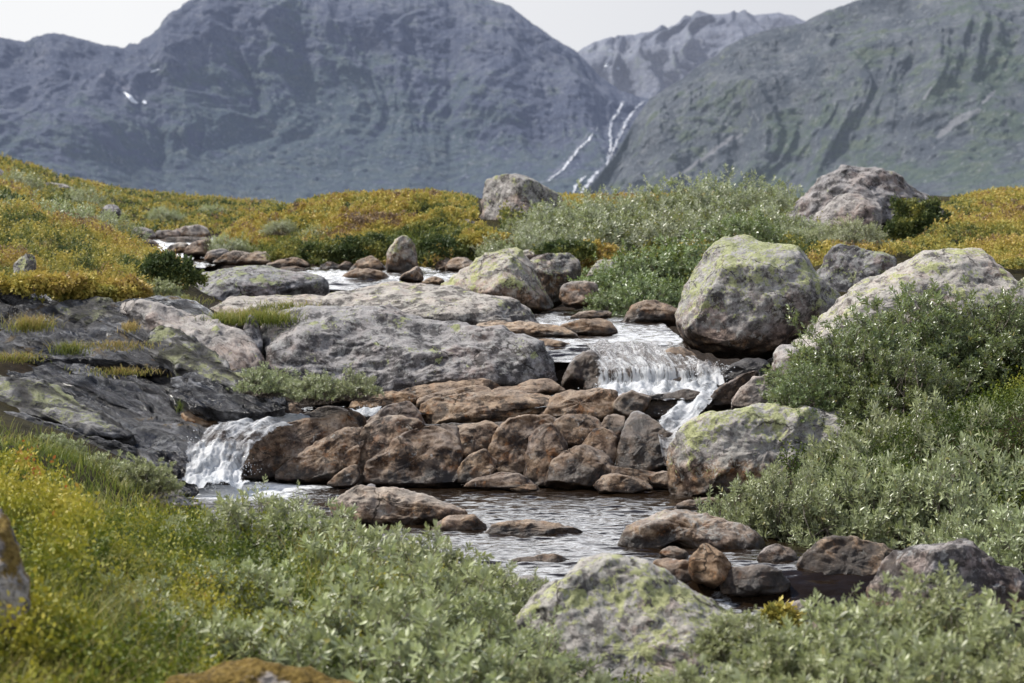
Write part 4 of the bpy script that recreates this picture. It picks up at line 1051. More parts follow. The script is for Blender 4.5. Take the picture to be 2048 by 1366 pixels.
for a in [
 ('B0', 1050, 442, 23.5, .6, 'grey willow at the left end of the back thicket by the upright boulder'),
 ('B1', 1135, 408, 24.5, .75, 'grey willow just right of the upright heath boulder'),
 ('B2', 1220, 388, 25, .9, 'grey willow under the foot of the mountain waterfall'),
 ('B0', 1310, 380, 25.5, .9, 'grey willow in the middle of the back thicket skyline'),
 ('B1', 1400, 362, 25.5, 1.0, 'tallest grey willow on the back thicket skyline'),
 ('B2', 1480, 358, 26, .95, 'grey willow on the skyline right of the tallest one'),
 ('B0', 1560, 376, 25.5, .8, 'grey willow on the skyline beside the craggy peaked boulder'),
 ('B1', 1040, 470, 22, .55, 'low grey willow behind the pyramid boulder'),
 ('B2', 1120, 448, 22.3, .75, 'grey willow in the second row above the blocky boulder'),
 ('B0', 1220, 430, 22.5, .95, 'grey willow in the second row of the back thicket, left of its middle'),
 ('B1', 1330, 420, 22.5, 1.0, 'grey willow in the middle of the second row of the back thicket'),
 ('B2', 1440, 415, 22.5, 1.0, 'grey willow in the second row above the biggest lichen boulder'),
 ('B0', 1545, 420, 22.3, .9, 'grey willow in the second row next to the angular leaning block'),
 ('B1', 1620, 445, 21.8, .5, 'small grey willow at the foot of the angular leaning block'),
]:
    bush(a[0], a[1], a[2], a[3], a[4], a[5], GB_)
GG = 'bright green willows above the upper pool'
for a in [
 ('G0', 1215, 540, 19.4, .6, 'bright green willow left, beside the rounded lichen boulder'),
 ('G1', 1290, 505, 19.7, .75, 'bright green willow in the middle above the brown hump'),
 ('G0', 1385, 475, 19.9, .8, 'bright green willow against the left flank of the biggest lichen boulder'),
 ('G1', 1310, 555, 18.8, .62, 'low bright green willow bending over the brown hump'),
 ('G0', 1225, 580, 18.8, .4, 'lowest bright green willow at the upper pool edge'),
 ('G1', 1490, 430, 20.8, .6, 'bright green willow showing above the top of the biggest lichen boulder'),
]:
    bush(a[0], a[1], a[2], a[3], a[4], a[5], GG)
GS = 'pale silver willows scattered on the heath'
for a in [
 ('S0', 1710, 440, 21, .52, 'pale silver willow in front of the craggy peaked boulder'),
 ('S1', 1650, 455, 21.3, .4, 'smaller pale silver willow left of the one before the craggy boulder'),
 ('S1', 0, 398, 21.5, .9, 'pale silver willow cut by the left picture edge'),
 ('S0', 70, 404, 21.8, .75, 'pale silver willow second from the left edge'),
 ('S1', 140, 412, 22, .75, 'pale silver willow third from the left edge on the heath bank'),
 ('S0', 205, 430, 21.8, .6, 'pale silver willow at the right end of the left bank row'),
 ('S1', 455, 472, 26.5, .55, 'pale silver willow beside the far rapids'),
 ('S0', 700, 435, 27, .45, 'pale silver patch of willow on the orange mound'),
 ('S1', 640, 455, 26, .4, 'lower pale silver patch on the left of the orange mound'),
 ('S0', 990, 487, 22.5, .35, 'pale silver willow behind the peak of the pyramid boulder'),
 ('S0', 2005, 380, 31, .5, 'pale willow on the right skyline'),
 ('S1', 620, 408, 31.5, .45, 'greenish willow on the left skyline of the orange mound'),
 ('S0', 150, 378, 34, .9, 'pale willow on the far left slope below the outcrop'),
 ('S1', 20, 345, 33, .9, 'pale willow at the left edge of the far slope'),
 ('S1', 560, 440, 26.5, .35, 'small pale willow at the left foot of the orange mound'),
 ('S0', 790, 425, 28.5, .4, 'small pale willow midway up the orange mound'),
 ('S1', 330, 415, 34, .5, 'pale willow on the far heath above the rapids'),
 ('S0', 420, 410, 38, .5, 'small pale willow dotted on the far heath skyline'),
 ('S1', 90, 470, 18.5, .3, 'small pale willow in the yellow heath of the left bank'),
 ('G0', 720, 470, 25.5, .35, 'small green shrub at the foot of the orange mound'),
 ('G1', 200, 500, 18, .25, 'small green shrub in the yellow heath of the left bank'),
 ('S0', 18, 450, 19, .45, 'pale silver willow low on the heath bank at the left edge'),
]:
    bush(a[0], a[1], a[2], a[3], a[4], a[5], GS)

# ------------------------------------------------------------------ heath and grass cover
def inpoly(px, py, poly):
    poly = np.array(poly, float)
    ins = np.zeros(len(px), bool)
    x1, y1 = poly[:, 0], poly[:, 1]
    x2, y2 = np.roll(x1, -1), np.roll(y1, -1)
    for a, b, c, d in zip(x1, y1, x2, y2):
        if b == d: continue
        ins ^= ((b > py) != (d > py)) & (px < (c - a) * (py - b) / (d - b) + a)
    return ins

def scatter(area, ylo, yhi, n, seed, umax=.36, power=2.0):
    """seed points on the ground, denser nearby"""
    rg = np.random.default_rng(seed)
    out = []
    got = 0
    for _ in range(60):
        m = n * 2
        r = rg.random(m)
        y = 1 / (1/ylo + r * (1/yhi - 1/ylo))
        x = rg.uniform(-umax, umax, m) * y
        z = ground(x, y)
        px, py = proj(x, y, z)
        k = inpoly(px, py, area)
        out.append(np.stack([x, y, z], 1)[k])
        got += k.sum()
        if got >= n: break
    return np.vstack(out)[:n]

def heath(name, label, area, ylo, yhi, n, seed, mat, leaf=.012, hum=.09, hfreq=2.2, tmean=.5, tvar=.3, bias=0, tall=.05, sprigs=None, cat='heath'):
    rg = np.random.default_rng(seed + 1)
    p = scatter(area, ylo, yhi, n, seed)
    q = p * np.array([1, 1, 0])
    h = fbm(q * hfreq + seed, 4)
    h2 = fbm(q * hfreq * 3.5 + seed + 30, 3)
    p = p.copy()
    p[:, 2] += hum * (np.clip(h, -.4, 1) + .35) + hum * .45 * h2
    qx, qy = proj(p[:, 0], p[:, 1], p[:, 2] + tall * .8)
    kp = inpoly(qx, qy, area)
    p, h, h2, q = p[kp], h[kp], h2[kp], q[kp]
    nl = 6
    ns = len(p)
    tw = tall * rg.uniform(.5, 1.4, ns)
    ax = unit(rg.normal(size=(ns, 3)) * .3 + np.array([0, 0, 1]))
    t = np.linspace(.1, 1, nl)[None]
    base = p[:, None] + ax[:, None] * (t * tw[:, None])[..., None] + rg.normal(size=(ns, nl, 3)) * .006
    d = unit(rg.normal(size=(ns, nl, 3)) + np.array([0, -.1, .75]))
    nrm = unit(np.cross(d, rg.normal(size=(ns, nl, 3))))
    sc_ = np.clip(p[:, 1] / 16, .7, 2.0)
    L = leaf * sc_[:, None] * rg.uniform(.7, 1.35, (ns, nl))
    V, F, kk = leaf_arrays(base.reshape(-1, 3), d.reshape(-1, 3), nrm.reshape(-1, 3), L.ravel(), L.ravel() * .62, False, rg)
    tone = tmean + tvar * fbm(q * .9 + seed + 7, 4) + tvar * .7 * fbm(q * 6 + seed, 2) + .30 * (h + .5 * h2)  # hollows darker, hummock tops lighter: their shading is painted into the tint
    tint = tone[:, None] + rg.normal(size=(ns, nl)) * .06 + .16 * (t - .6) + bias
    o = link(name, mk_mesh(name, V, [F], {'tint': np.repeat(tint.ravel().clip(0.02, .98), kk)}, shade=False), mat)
    tag(o, label, cat, kind='stuff')
    return o

heath('heath', 'yellow and orange dwarf heath on the left bank above the dark slabs', [(-620,395),(120,402),(250,462),(330,500),(412,538),(385,575),(300,600),(250,612),(130,600),(0,585),(-620,585)], 14.6, 22.5, 36000, 11, M_HEATH, leaf=.017, hum=.12, hfreq=3.2, tmean=.34, tvar=.5)
heath('heath', 'golden far heath sloping down from the left skyline to the rapids', [(-620,270),(0,295),(60,322),(120,350),(260,378),(560,402),(540,440),(450,470),(250,480),(100,415),(-620,400)], 21.5, 48, 30000, 12, M_HEATH, leaf=.018, hum=.10, hfreq=1.2, tmean=.30, tvar=.6)
heath('heath', 'orange heath mound behind the far pool', [(415,500),(470,445),(560,404),(700,385),(870,382),(950,396),(956,440),(1000,470),(1020,500),(960,530),(840,536),(640,540),(560,515)], 23.2, 36, 30000, 13, M_HEATH, leaf=.018, hum=.16, hfreq=1.4, tmean=.42, tvar=.6)
heath('heath', 'bright golden heath on the right behind the lichen boulders', [(1560,490),(1640,482),(1700,488),(1790,488),(1845,470),(1872,440),(1884,412),(1905,396),(1990,378),(2700,370),(2700,580),(1990,545),(1900,520),(1700,520),(1620,540)], 16.6, 36, 44000, 14, M_HEATH, leaf=.018, hum=.12, hfreq=1.4, tmean=.45, tvar=.42)
heath('heath', 'strip of orange heath glimpsed over the back willow thicket', [(1120,392),(1250,388),(1540,388),(1560,430),(1300,430),(1120,440)], 27, 36, 5000, 15, M_HEATH, leaf=.02, hum=.12, tmean=.55)
heath('bilberry', 'yellow-green bilberry scrub in the left foreground', [(-620,880),(60,900),(170,985),(225,1075),(215,1180),(160,1240),(330,1330),(350,1500),(-620,1500)], 5.2, 11.3, 15000, 16, M_BILB, leaf=.024, hum=.16, hfreq=3.0, tmean=.44, tvar=.30, tall=.07, cat='bilberry')
heath('bilberry', 'thin golden bilberry understory beneath the silver willow thicket', [(200,1010),(620,1010),(900,1120),(1010,1260),(1000,1500),(300,1500),(200,1150)], 5.2, 9.6, 7000, 17, M_BILB, leaf=.018, hum=.10, hfreq=3.0, tmean=.30, tvar=.4, tall=.08, cat='bilberry')
heath('bilberry', 'shaded dwarf scrub beneath the right bank willows', [(1480,640),(2700,560),(2700,1050),(1800,1080),(1560,960)], 9.8, 14.5, 17000, 18, M_BILB, leaf=.018, hum=.08, tmean=.06, tvar=.10, tall=.08, cat='scrub')  # very dark tint paints in the gloom beneath the willows
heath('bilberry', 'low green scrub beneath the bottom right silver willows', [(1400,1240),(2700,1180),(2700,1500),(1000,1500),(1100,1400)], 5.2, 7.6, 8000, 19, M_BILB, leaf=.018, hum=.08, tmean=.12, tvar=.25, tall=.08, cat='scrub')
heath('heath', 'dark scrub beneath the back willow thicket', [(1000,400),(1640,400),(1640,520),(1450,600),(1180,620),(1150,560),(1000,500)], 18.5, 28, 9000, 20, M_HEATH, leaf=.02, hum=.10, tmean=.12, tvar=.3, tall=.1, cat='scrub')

def blades(P, L, seed, name, label, lean=.45, w=.003, mean=.55, var=.3, cat='grass', kind='stuff', origin=None, mat=None):
    rg = np.random.default_rng(seed)
    n = len(P)
    az = rg.uniform(0, 6.28, n) + .6 * fbm(P * 1.5, 2)
    d = np.stack([np.cos(az), np.sin(az), np.zeros(n)], 1)
    ln = L * rg.uniform(.5, 1.3, n)
    le = lean * rg.uniform(.3, 1.6, n)
    sd = np.stack([-np.sin(az), np.cos(az), np.zeros(n)], 1)
    # blades turn any way round
    tw = rg.uniform(0, 3.14, n)[:, None]
    sd = sd * np.cos(tw) + d * np.sin(tw)
    ts = np.array([0, .35, .7, 1.0])
    C = P[:, None] + np.array([0, 0, 1.])[None, None] * (ts[None] * ln[:, None] * (1 - .25 * le[:, None] * ts[None]))[..., None] + d[:, None] * (ts[None]**2 * (ln * le)[:, None])[..., None]
    ws = w * np.array([1, .85, .55, .08])[None, :, None]
    Lf = C - sd[:, None] * ws; Rt = C + sd[:, None] * ws
    V = np.stack([Lf, Rt], 2).reshape(n, 8, 3)
    f = np.array([[0, 1, 3, 2], [2, 3, 5, 4], [4, 5, 7, 6]])
    F = (np.arange(n)[:, None, None] * 8 + f[None]).reshape(-1, 4)
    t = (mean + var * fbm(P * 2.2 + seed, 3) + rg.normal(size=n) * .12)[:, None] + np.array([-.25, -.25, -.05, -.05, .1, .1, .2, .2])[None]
    V = V.reshape(-1, 3)
    if origin is not None: V = V - origin
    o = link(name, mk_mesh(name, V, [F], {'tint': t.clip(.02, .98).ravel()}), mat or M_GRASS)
    if origin is not None: o.location = origin
    tag(o, label, cat, kind=kind)
    return o

P = scatter([(-620,850),(0,858),(130,885),(250,940),(330,1000),(420,1015),(600,1035),(680,1090),(560,1220),(300,1250),(200,1120),(-620,1040)], 5.6, 11.6, 19000, 31)
blades(P, .075, 32, 'grass', 'yellowing grass across the left foreground shore', lean=.6, w=.0022, mean=.42)
P = scatter([(-620,1160),(230,1180),(420,1300),(380,1500),(-620,1500)], 5.0, 7.6, 6500, 33)
blades(P, .16, 34, 'grass', 'tousled grass in the bottom left corner', lean=.7, w=.0018, mean=.5)
P = scatter([(560,1050),(900,1130),(1000,1250),(820,1330),(600,1250)], 6.0, 8.6, 1500, 35)
blades(P, .17, 36, 'grass', 'sparse grass showing between the foreground willows', w=.0018, mean=.5)
P = scatter([(-400,560),(120,570),(280,600),(400,545),(330,515),(150,500),(-500,520)], 14.7, 18.5, 7000, 37)
blades(P, .11, 38, 'grass', 'rusty dry grass fringing the lower edge of the left heath bank', lean=.9, w=.003, mean=.72, var=.25)
P = scatter([(430,500),(560,470),(1000,470),(1000,520),(840,535),(560,530)], 23.4, 28, 7000, 39)
blades(P, .14, 40, 'grass', 'green-brown grass along the foot of the orange mound', lean=.8, w=.004, mean=.38, var=.3)

def tuft(px, py, Y, rx, ry, n, L, label, seed, mean=.6, lean=.8, w=.002, name='grass_tuft', cat='grass'):
    rg = np.random.default_rng(seed)
    o = pt(px, py, Y)
    a = rg.normal(size=(n, 2)) * np.array([rx, ry]) * .5
    P = o + np.stack([a[:, 0], a[:, 1], rg.normal(size=n) * .012 - .01], 1)
    return blades(P, L, seed + 1, name, label, lean=lean, w=w, mean=mean, kind='stuff' if ry <= .06 and rx > .15 else None, origin=o, cat=cat)

tuft(515, 640, 14.4, .26, .16, 1500, .075, 'golden grass tuft growing on top of the narrow stones by the bedrock hump', 50, mean=.5, w=.0022)
tuft(455, 640, 14.5, .10, .1, 420, .06, 'short green grass tuft at the left end of the bedrock crevice', 52, mean=.35)
tuft(570, 612, 14.9, .2, .06, 380, .04, 'thin yellow grass strip along the top of the main bedrock hump', 54, mean=.55)
tuft(60, 655, 14.1, .12, .06, 500, .085, 'rusty grass tuft on the dark slab at far left', 56, mean=.85)
tuft(140, 700, 13.6, .10, .05, 320, .06, 'olive grass tuft in the middle of the dark slabs', 58, mean=.6)
tuft(30, 715, 13.2, .16, .04, 500, .035, 'yellow moss strip on the left edge slab', 60, mean=.7)
tuft(262, 655, 14.0, .05, .1, 260, .04, 'orange grass in the cleft beside the lichen-patched slab', 62, mean=.9)
tuft(235, 690, 13.6, .2, .03, 420, .03, 'brown mossy strip along the upper crack of the dark slabs', 64, mean=.85)
tuft(240, 742, 13.1, .22, .02, 360, .028, 'mossy strip along the lower crack of the dark slabs', 66, mean=.75)
tuft(360, 812, 12.7, .02, .02, 60, .03, 'tiny green grass tuft in the crack above the cascade', 68, mean=.3)
tuft(345, 605, 15.2, .2, .06, 420, .05, 'yellow grass strip at the top of the long grey slab', 69, mean=.6)

def moss_cushion(px, py, Y, rx, rz_, n, label, seed, tone):
    rg = np.random.default_rng(seed)
    o = pt(px, py, Y)
    d = rg.normal(size=(n, 3)); d[:, 1] = -np.abs(d[:, 1]); d[:, 2] = np.abs(d[:, 2]) - .3
    d = unit(d)
    lum = 1 + .55 * fbm(d * 2.4 + seed, 3)
    Pp = d * lum[:, None] * np.array([rx, rx * .8, rz_]) * rg.uniform(.9, 1, (n, 1))
    nl = 5
    dd = unit(rg.normal(size=(n, nl, 3)) + d[:, None] * .8)
    b = Pp[:, None] + rg.normal(size=(n, nl, 3)) * .012
    L = .028 * rg.uniform(.7, 1.3, (n, nl))
    V, F, kk = leaf_arrays(b.reshape(-1, 3), dd.reshape(-1, 3), unit(rg.normal(size=(n * nl, 3))), L.ravel(), L.ravel() * .6, False, rg)
    t = tone + .28 * fbm(Pp * 4 + seed, 3)[:, None] + rg.normal(size=(n, nl)) * .07
    ob = link('heath_shrub', mk_mesh('heath_shrub', V, [F], {'tint': np.repeat(t.clip(.02, .98).ravel(), kk)}, shade=False), M_HEATH)
    ob.location = o
    tag(ob, label, 'heath shrub')
moss_cushion(1832, 468, 22.7, .26, .27, 2600, 'dark olive heath shrub climbing the right foot of the craggy boulder', 70, .18)
moss_cushion(1135, 508, 20.4, .2, .09, 900, 'dark rusty heath cushion on top of the blocky grey-green boulder', 72, .2)
moss_cushion(1185, 525, 20.9, .22, .14, 900, 'reddish heath shrub between the blocky and the rounded lichen boulder', 73, .75)
moss_cushion(975, 482, 23.2, .2, .07, 900, 'orange heath shrub at the foot of the upright boulder', 74, .6)
moss_cushion(880, 505, 23.3, .35, .16, 1000, 'dark green heath cushion right of the pointed lichen stone', 75, .12)
moss_cushion(640, 512, 24.2, .45, .16, 1400, 'brown-green heath cushion over the far pool, left of the pointed lichen stone', 76, .22)
moss_cushion(740, 505, 23.9, .3, .16, 1000, 'green heath cushion directly left of the pointed lichen stone', 77, .17)
moss_cushion(90, 572, 15.0, .26, .06, 1200, 'rusty brown heath cushion hanging over the dark slabs', 78, .62)
moss_cushion(185, 585, 15.1, .2, .07, 1200, 'straw-coloured heath cushion above the lichen-patched slab', 79, .56)
moss_cushion(255, 588, 15.3, .12, .08, 700, 'dark rusty heath cushion at the right corner of the bank', 80, .72)
moss_cushion(330, 555, 16.4, .2, .14, 1000, 'dark green heath cushion above the small silver willow', 81, .2)
moss_cushion(1560, 1245, 8.5, .05, .04, 200, 'tiny golden plant beside the pale cream outflow stone', 82, .5)
# ------------------------------------------------------------------ water
def water_sheet(name, x0, x1, y0, y1, z, mat, foam=None, nx=160, ny=200, amp=.006, zf=None):
    x = np.linspace(x0, x1, nx); y = np.linspace(y0, y1, ny)
    X, Y = np.meshgrid(x, y)
    p = np.stack([X.ravel() * 6, Y.ravel() * 15, np.zeros(X.size)], 1)
    Z = (np.full(X.size, z) if zf is None else zf(X.ravel(), Y.ravel())) + amp * fbm(p, 3)
    V = np.stack([X.ravel(), Y.ravel(), Z], 1)
    fo = np.zeros(len(V)) if foam is None else foam(V)
    o = link(name, mk_mesh(name, V, [gridfaces(ny, nx)], {'foam': fo}), mat)
    tag(o, kind='structure')
    return o

def blob(V, px, py, Y, rx, ry):
    c = pt(px, py, Y)
    return np.exp(-(((V[:, 0] - c[0]) / rx) ** 2 + ((V[:, 1] - c[1]) / ry) ** 2))

M_POOL = water_material('pool_water', 1.0, .55)
M_UPPER = water_material('upper_water', 1.0, .75)
M_FAR = water_material('far_water', .6, .9)
def foam_lower(V):
    f = blob(V, 440, 965, 12.65, .35, .35) * 1.25 + blob(V, 480, 985, 12.2, .6, .35) * .85 + blob(V, 560, 975, 12.6, .5, .12) * .55
    f += blob(V, 1320, 925, 12.9, .08, .2) * .5
    return f.clip(0, 1.2)
def pool_z(X, Y):
    return -.14 * smooth(9.85, 9.5, Y) * smooth(.45, .62, X)
def foam_pool(V):
    f = foam_lower(V) + blob(V, 1550, 1190, 9.5, .22, .10) * .75 + blob(V, 1445, 1170, 9.6, .06, .1) * .6 + blob(V, 1640, 1205, 9.25, .3, .15) * .5 + blob(V, 2010, 1275, 8.8, .2, .2) * .8
    return f.clip(0, 1.2)
water_sheet('water', -1.75, 2.3, 7.6, 13.5, 0.0, M_POOL, foam_pool, 360, 560, amp=.0085, zf=pool_z)
def foam_upper(V):
    return (blob(V, 1110, 632, 18.3, .18, .6) * .62 + blob(V, 1300, 695, 14.85, .25, .18) * .35 + blob(V, 1240, 655, 17, .4, .5) * .25).clip(0, 1)
water_sheet('water', .1, 1.09, 14.55, 19.6, .61, M_UPPER, foam_upper, 150, 300, amp=.008, zf=lambda X, Y: .61 - .085 * smooth(15.1, 14.6, Y))
def foam_mid(V):
    return (blob(V, 1320, 790, 13.95, .45, .3) * 1.2 + blob(V, 735, 822, 13.55, .12, .2) * 1.1 + blob(V, 560, 845, 13.45, .25, .2) * .9).clip(0, 1.2)
water_sheet('water', -1.35, 1.2, 13.35, 14.25, .3, M_UPPER, foam_mid, 200, 70, amp=.015, zf=lambda X, Y: np.interp(X, [-1.3, -.85, .5, .9], [.27, .30, .37, .40]))
def foam_far(V):
    return (blob(V, 640, 548, 22, .45, .8) * .55 + blob(V, 800, 548, 22, .6, .8) * .4 + blob(V, 690, 556, 21, .2, .2)*.8).clip(0, 1)
water_sheet('water', -2.3, -.35, 20.4, 24.3, .83, M_FAR, foam_far, 120, 120, amp=.012, zf=lambda X, Y: np.interp(Y, [20.4, 21.0, 24], [.74, .83, .83]))
def foam_rap(V):
    return (blob(V, 370, 480, 28.5, .8, 1.6) * 1.2 + blob(V, 345, 490, 27.5, .25, .7) * 1.0 + blob(V, 430, 468, 31, .5, 1) * 1.1).clip(0, 1.2)
water_sheet('water', -4.6, -3.1, 25.0, 32.5, .9, M_FAR, foam_rap, 80, 160, amp=.02, zf=lambda X, Y: np.interp(Y, [25, 26.5, 27.4, 27.7, 28.4, 28.8, 30, 32.5], [.80, .86, .87, .905, .91, .965, .97, .99]))

def cascade(name, sections, mat, nu=70, sub=14, amp=.018, foam=.6, bulge=0.0, seed=1, lumpy=.25):
    """sheet of running water spanned between left/right banks, from lip to foot"""
    Ls = np.array([pt(*s[0]) for s in sections]); Rs = np.array([pt(*s[1]) for s in sections])
    k = len(sections)
    tt = np.linspace(0, k - 1, (k - 1) * sub + 1)
    def cm(A):
        out = []
        for t in tt:
            i = min(int(t), k - 2); f = t - i
            a, b, c, d = A[max(i-1, 0)], A[i], A[i+1], A[min(i+2, k-1)]
            out.append(.5 * (2*b + (c-a)*f + (2*a-5*b+4*c-d)*f**2 + (-a+3*b-3*c+d)*f**3))
        return np.array(out)
    Lc, Rc = cm(Ls), cm(Rs)
    u = np.linspace(0, 1, nu)
    V = Lc[:, None] * (1 - u)[None, :, None] + Rc[:, None] * u[None, :, None]
    fl = np.concatenate([[0], np.cumsum(np.linalg.norm(np.diff((Lc + Rc) / 2, axis=0), axis=1))])
    wd = np.linalg.norm(Rc - Lc, axis=1)
    U = (u[None] - .5) * wd[:, None]
    Fl = np.stack([U, np.repeat(fl[:, None], nu, 1), np.zeros_like(U)], -1).reshape(-1, 3)
    F = gridfaces(*V.shape[:2])
    V = V.reshape(-1, 3)
    n = normals_grid(V, F)
    if n[:, 2].mean() < 0: F = F[:, ::-1]; n = -n
    a = Fl * np.array([13, 2.5, 0]) + seed
    V = V + n * (amp * fbm(a, 3) + amp * lumpy * fbm(V * np.array([15., 15., 11.]) + seed, 4, .55) + bulge * np.sin(np.pi * np.tile(u, len(tt))) )[:, None]
    edge = np.minimum(np.tile(np.minimum(u, 1 - u) * 6, len(tt)), 1)
    tpos = np.repeat(tt / (k - 1), nu)
    edge = np.minimum(edge, np.minimum(tpos, 1 - tpos) * 9 + .1)
    fo = np.full(len(V), foam) if np.isscalar(foam) else np.interp(tpos, np.linspace(0, 1, len(foam)), foam)
    o = link(name, mk_mesh(name, V, [F], {'flow': Fl, 'foam': fo, 'edge': edge}), mat)
    tag(o, kind='structure')
    return o

M_FALL = fall_material('falling_water', .40)
M_VEIL = fall_material('veil_water', .46, uvs=(20, 6), w1=.55, w2=.32, bs=.5, soft=.26)
M_CHURN = fall_material('churning_water', .43, uvs=(15, 8), w1=.42, w2=.45, bs=.35, soft=.30)
# glassy tongue then curtain of the main fall
cascade('waterfall', [((1160,683,15.1),(1372,682,15.12)), ((1165,692,14.85),(1376,689,14.9)), ((1178,709,14.55),(1385,704,14.6)), ((1184,728,14.22),(1415,722,14.25)), ((1190,740,13.98),(1425,735,14.0)), ((1185,765,13.93),(1435,760,13.95)), ((1178,790,13.85),(1440,785,13.85))],
        M_FALL, nu=110, foam=[.2, .42, .56, .60, .62, .80, 1.2], amp=.02)
# chute on the right of the rock wall
cascade('waterfall', [((1345,785,13.7),(1440,776,13.7)), ((1350,808,13.25),(1420,802,13.2)), ((1322,832,13.0),(1392,836,12.95)), ((1308,856,12.78),(1360,862,12.74)), ((1318,885,12.6),(1350,890,12.56)), ((1330,935,12.45),(1348,940,12.4))],
        M_CHURN, nu=46, foam=[.95, .9, .8, .7, .5, .5], amp=.03)
cascade('waterfall', [((1392,722,14.1),(1432,720,14.1)), ((1392,744,13.92),(1440,742,13.92)), ((1398,774,13.78),(1452,766,13.78))], M_CHURN, nu=40, foam=[.3, .58, .9], amp=.03, lumpy=.7, seed=8)
cascade('waterfall', [((1192,768,13.80),(1442,764,13.80)), ((1186,782,13.68),(1448,779,13.68)), ((1196,800,13.52),(1444,796,13.52))], M_CHURN, nu=110, foam=[.75, .85, .6], amp=.03, lumpy=.7, seed=9)
# left cascade: sliding veil, then churning foot
cascade('waterfall', [((575,836,13.35),(640,836,13.28)), ((480,838,13.1),(610,848,13.0)), ((418,850,12.78),(560,862,12.76)), ((392,880,12.58),(520,884,12.6)), ((382,905,12.5),(500,906,12.5))],
        M_VEIL, nu=80, foam=[1.0, .85, .66, .5, .6], amp=.022, bulge=.02, lumpy=.5)
cascade('waterfall', [((372,886,12.55),(512,880,12.58)), ((366,908,12.44),(504,906,12.48)), ((368,932,12.34),(492,930,12.42)), ((362,955,12.25),(488,955,12.3)), ((340,980,12.12),(510,976,12.2))],
        M_CHURN, nu=80, foam=[.55, .75, .8, .9, 1.05], amp=.03, bulge=.02, seed=4, lumpy=.7)
cascade('waterfall', [((698,818,13.62),(768,812,13.6)), ((705,826,13.5),(760,822,13.5)), ((690,834,13.35),(745,832,13.3))], M_FALL, nu=30, foam=1.1, amp=.02)
def spray(name, pts, n, seed, r=(.003, .009)):
    """drops and clots thrown up where the water breaks"""
    rg = np.random.default_rng(seed)
    ico = np.array([[0, 0, 1], [.89, 0, .45], [.28, .85, .45], [-.72, .53, .45], [-.72, -.53, .45], [.28, -.85, .45], [.72, .53, -.45], [-.28, .85, -.45], [-.89, 0, -.45], [-.28, -.85, -.45], [.72, -.53, -.45], [0, 0, -1]])
    tri = np.array([[0,1,2],[0,2,3],[0,3,4],[0,4,5],[0,5,1],[1,6,2],[2,7,3],[3,8,4],[4,9,5],[5,10,1],[6,7,2],[7,8,3],[8,9,4],[9,10,5],[10,6,1],[11,7,6],[11,8,7],[11,9,8],[11,10,9],[11,6,10]])
    C = []
    for (px, py, Y, sx, sy, w) in pts:
        m = int(n * w)
        c = pt(px, py, Y)
        C.append(c + rg.normal(size=(m, 3)) * np.array([sx, sx * .6, sy]))
    C = np.vstack(C)
    rad = rg.uniform(r[0], r[1], len(C)) * rg.uniform(.5, 1, len(C))
    V = (C[:, None] + ico[None] * rad[:, None, None]).reshape(-1, 3)
    F = (np.arange(len(C))[:, None, None] * 12 + tri[None]).reshape(-1, 3)
    o = link(name, mk_mesh(name, V, [F]), M_SPRAY)
    tag(o, kind='structure')
M_SPRAY = plain('spray_foam', (.86, .88, .90), .3)
spray('spray', [(1250,772,13.85,.10,.02,1), (1330,775,13.85,.12,.02,1.2), (1410,760,13.9,.06,.03,1.2), (1440,740,14.0,.04,.03,.4)], 220, 1, (.0015, .005))
spray('spray', [(430,915,12.55,.06,.03,1), (400,945,12.45,.06,.03,1), (470,935,12.5,.06,.03,1), (430,970,12.3,.12,.012,1.2), (380,880,12.7,.03,.02,.15)], 180, 2, (.0015, .005))
spray('spray', [(1400,795,13.5,.05,.03,1), (1350,840,13.1,.04,.03,1)], 150, 3, (.0015, .004))
spray('spray', [(735,820,13.5,.07,.01,1), (610,842,13.35,.05,.008,1)], 100, 4, (.0015, .004))

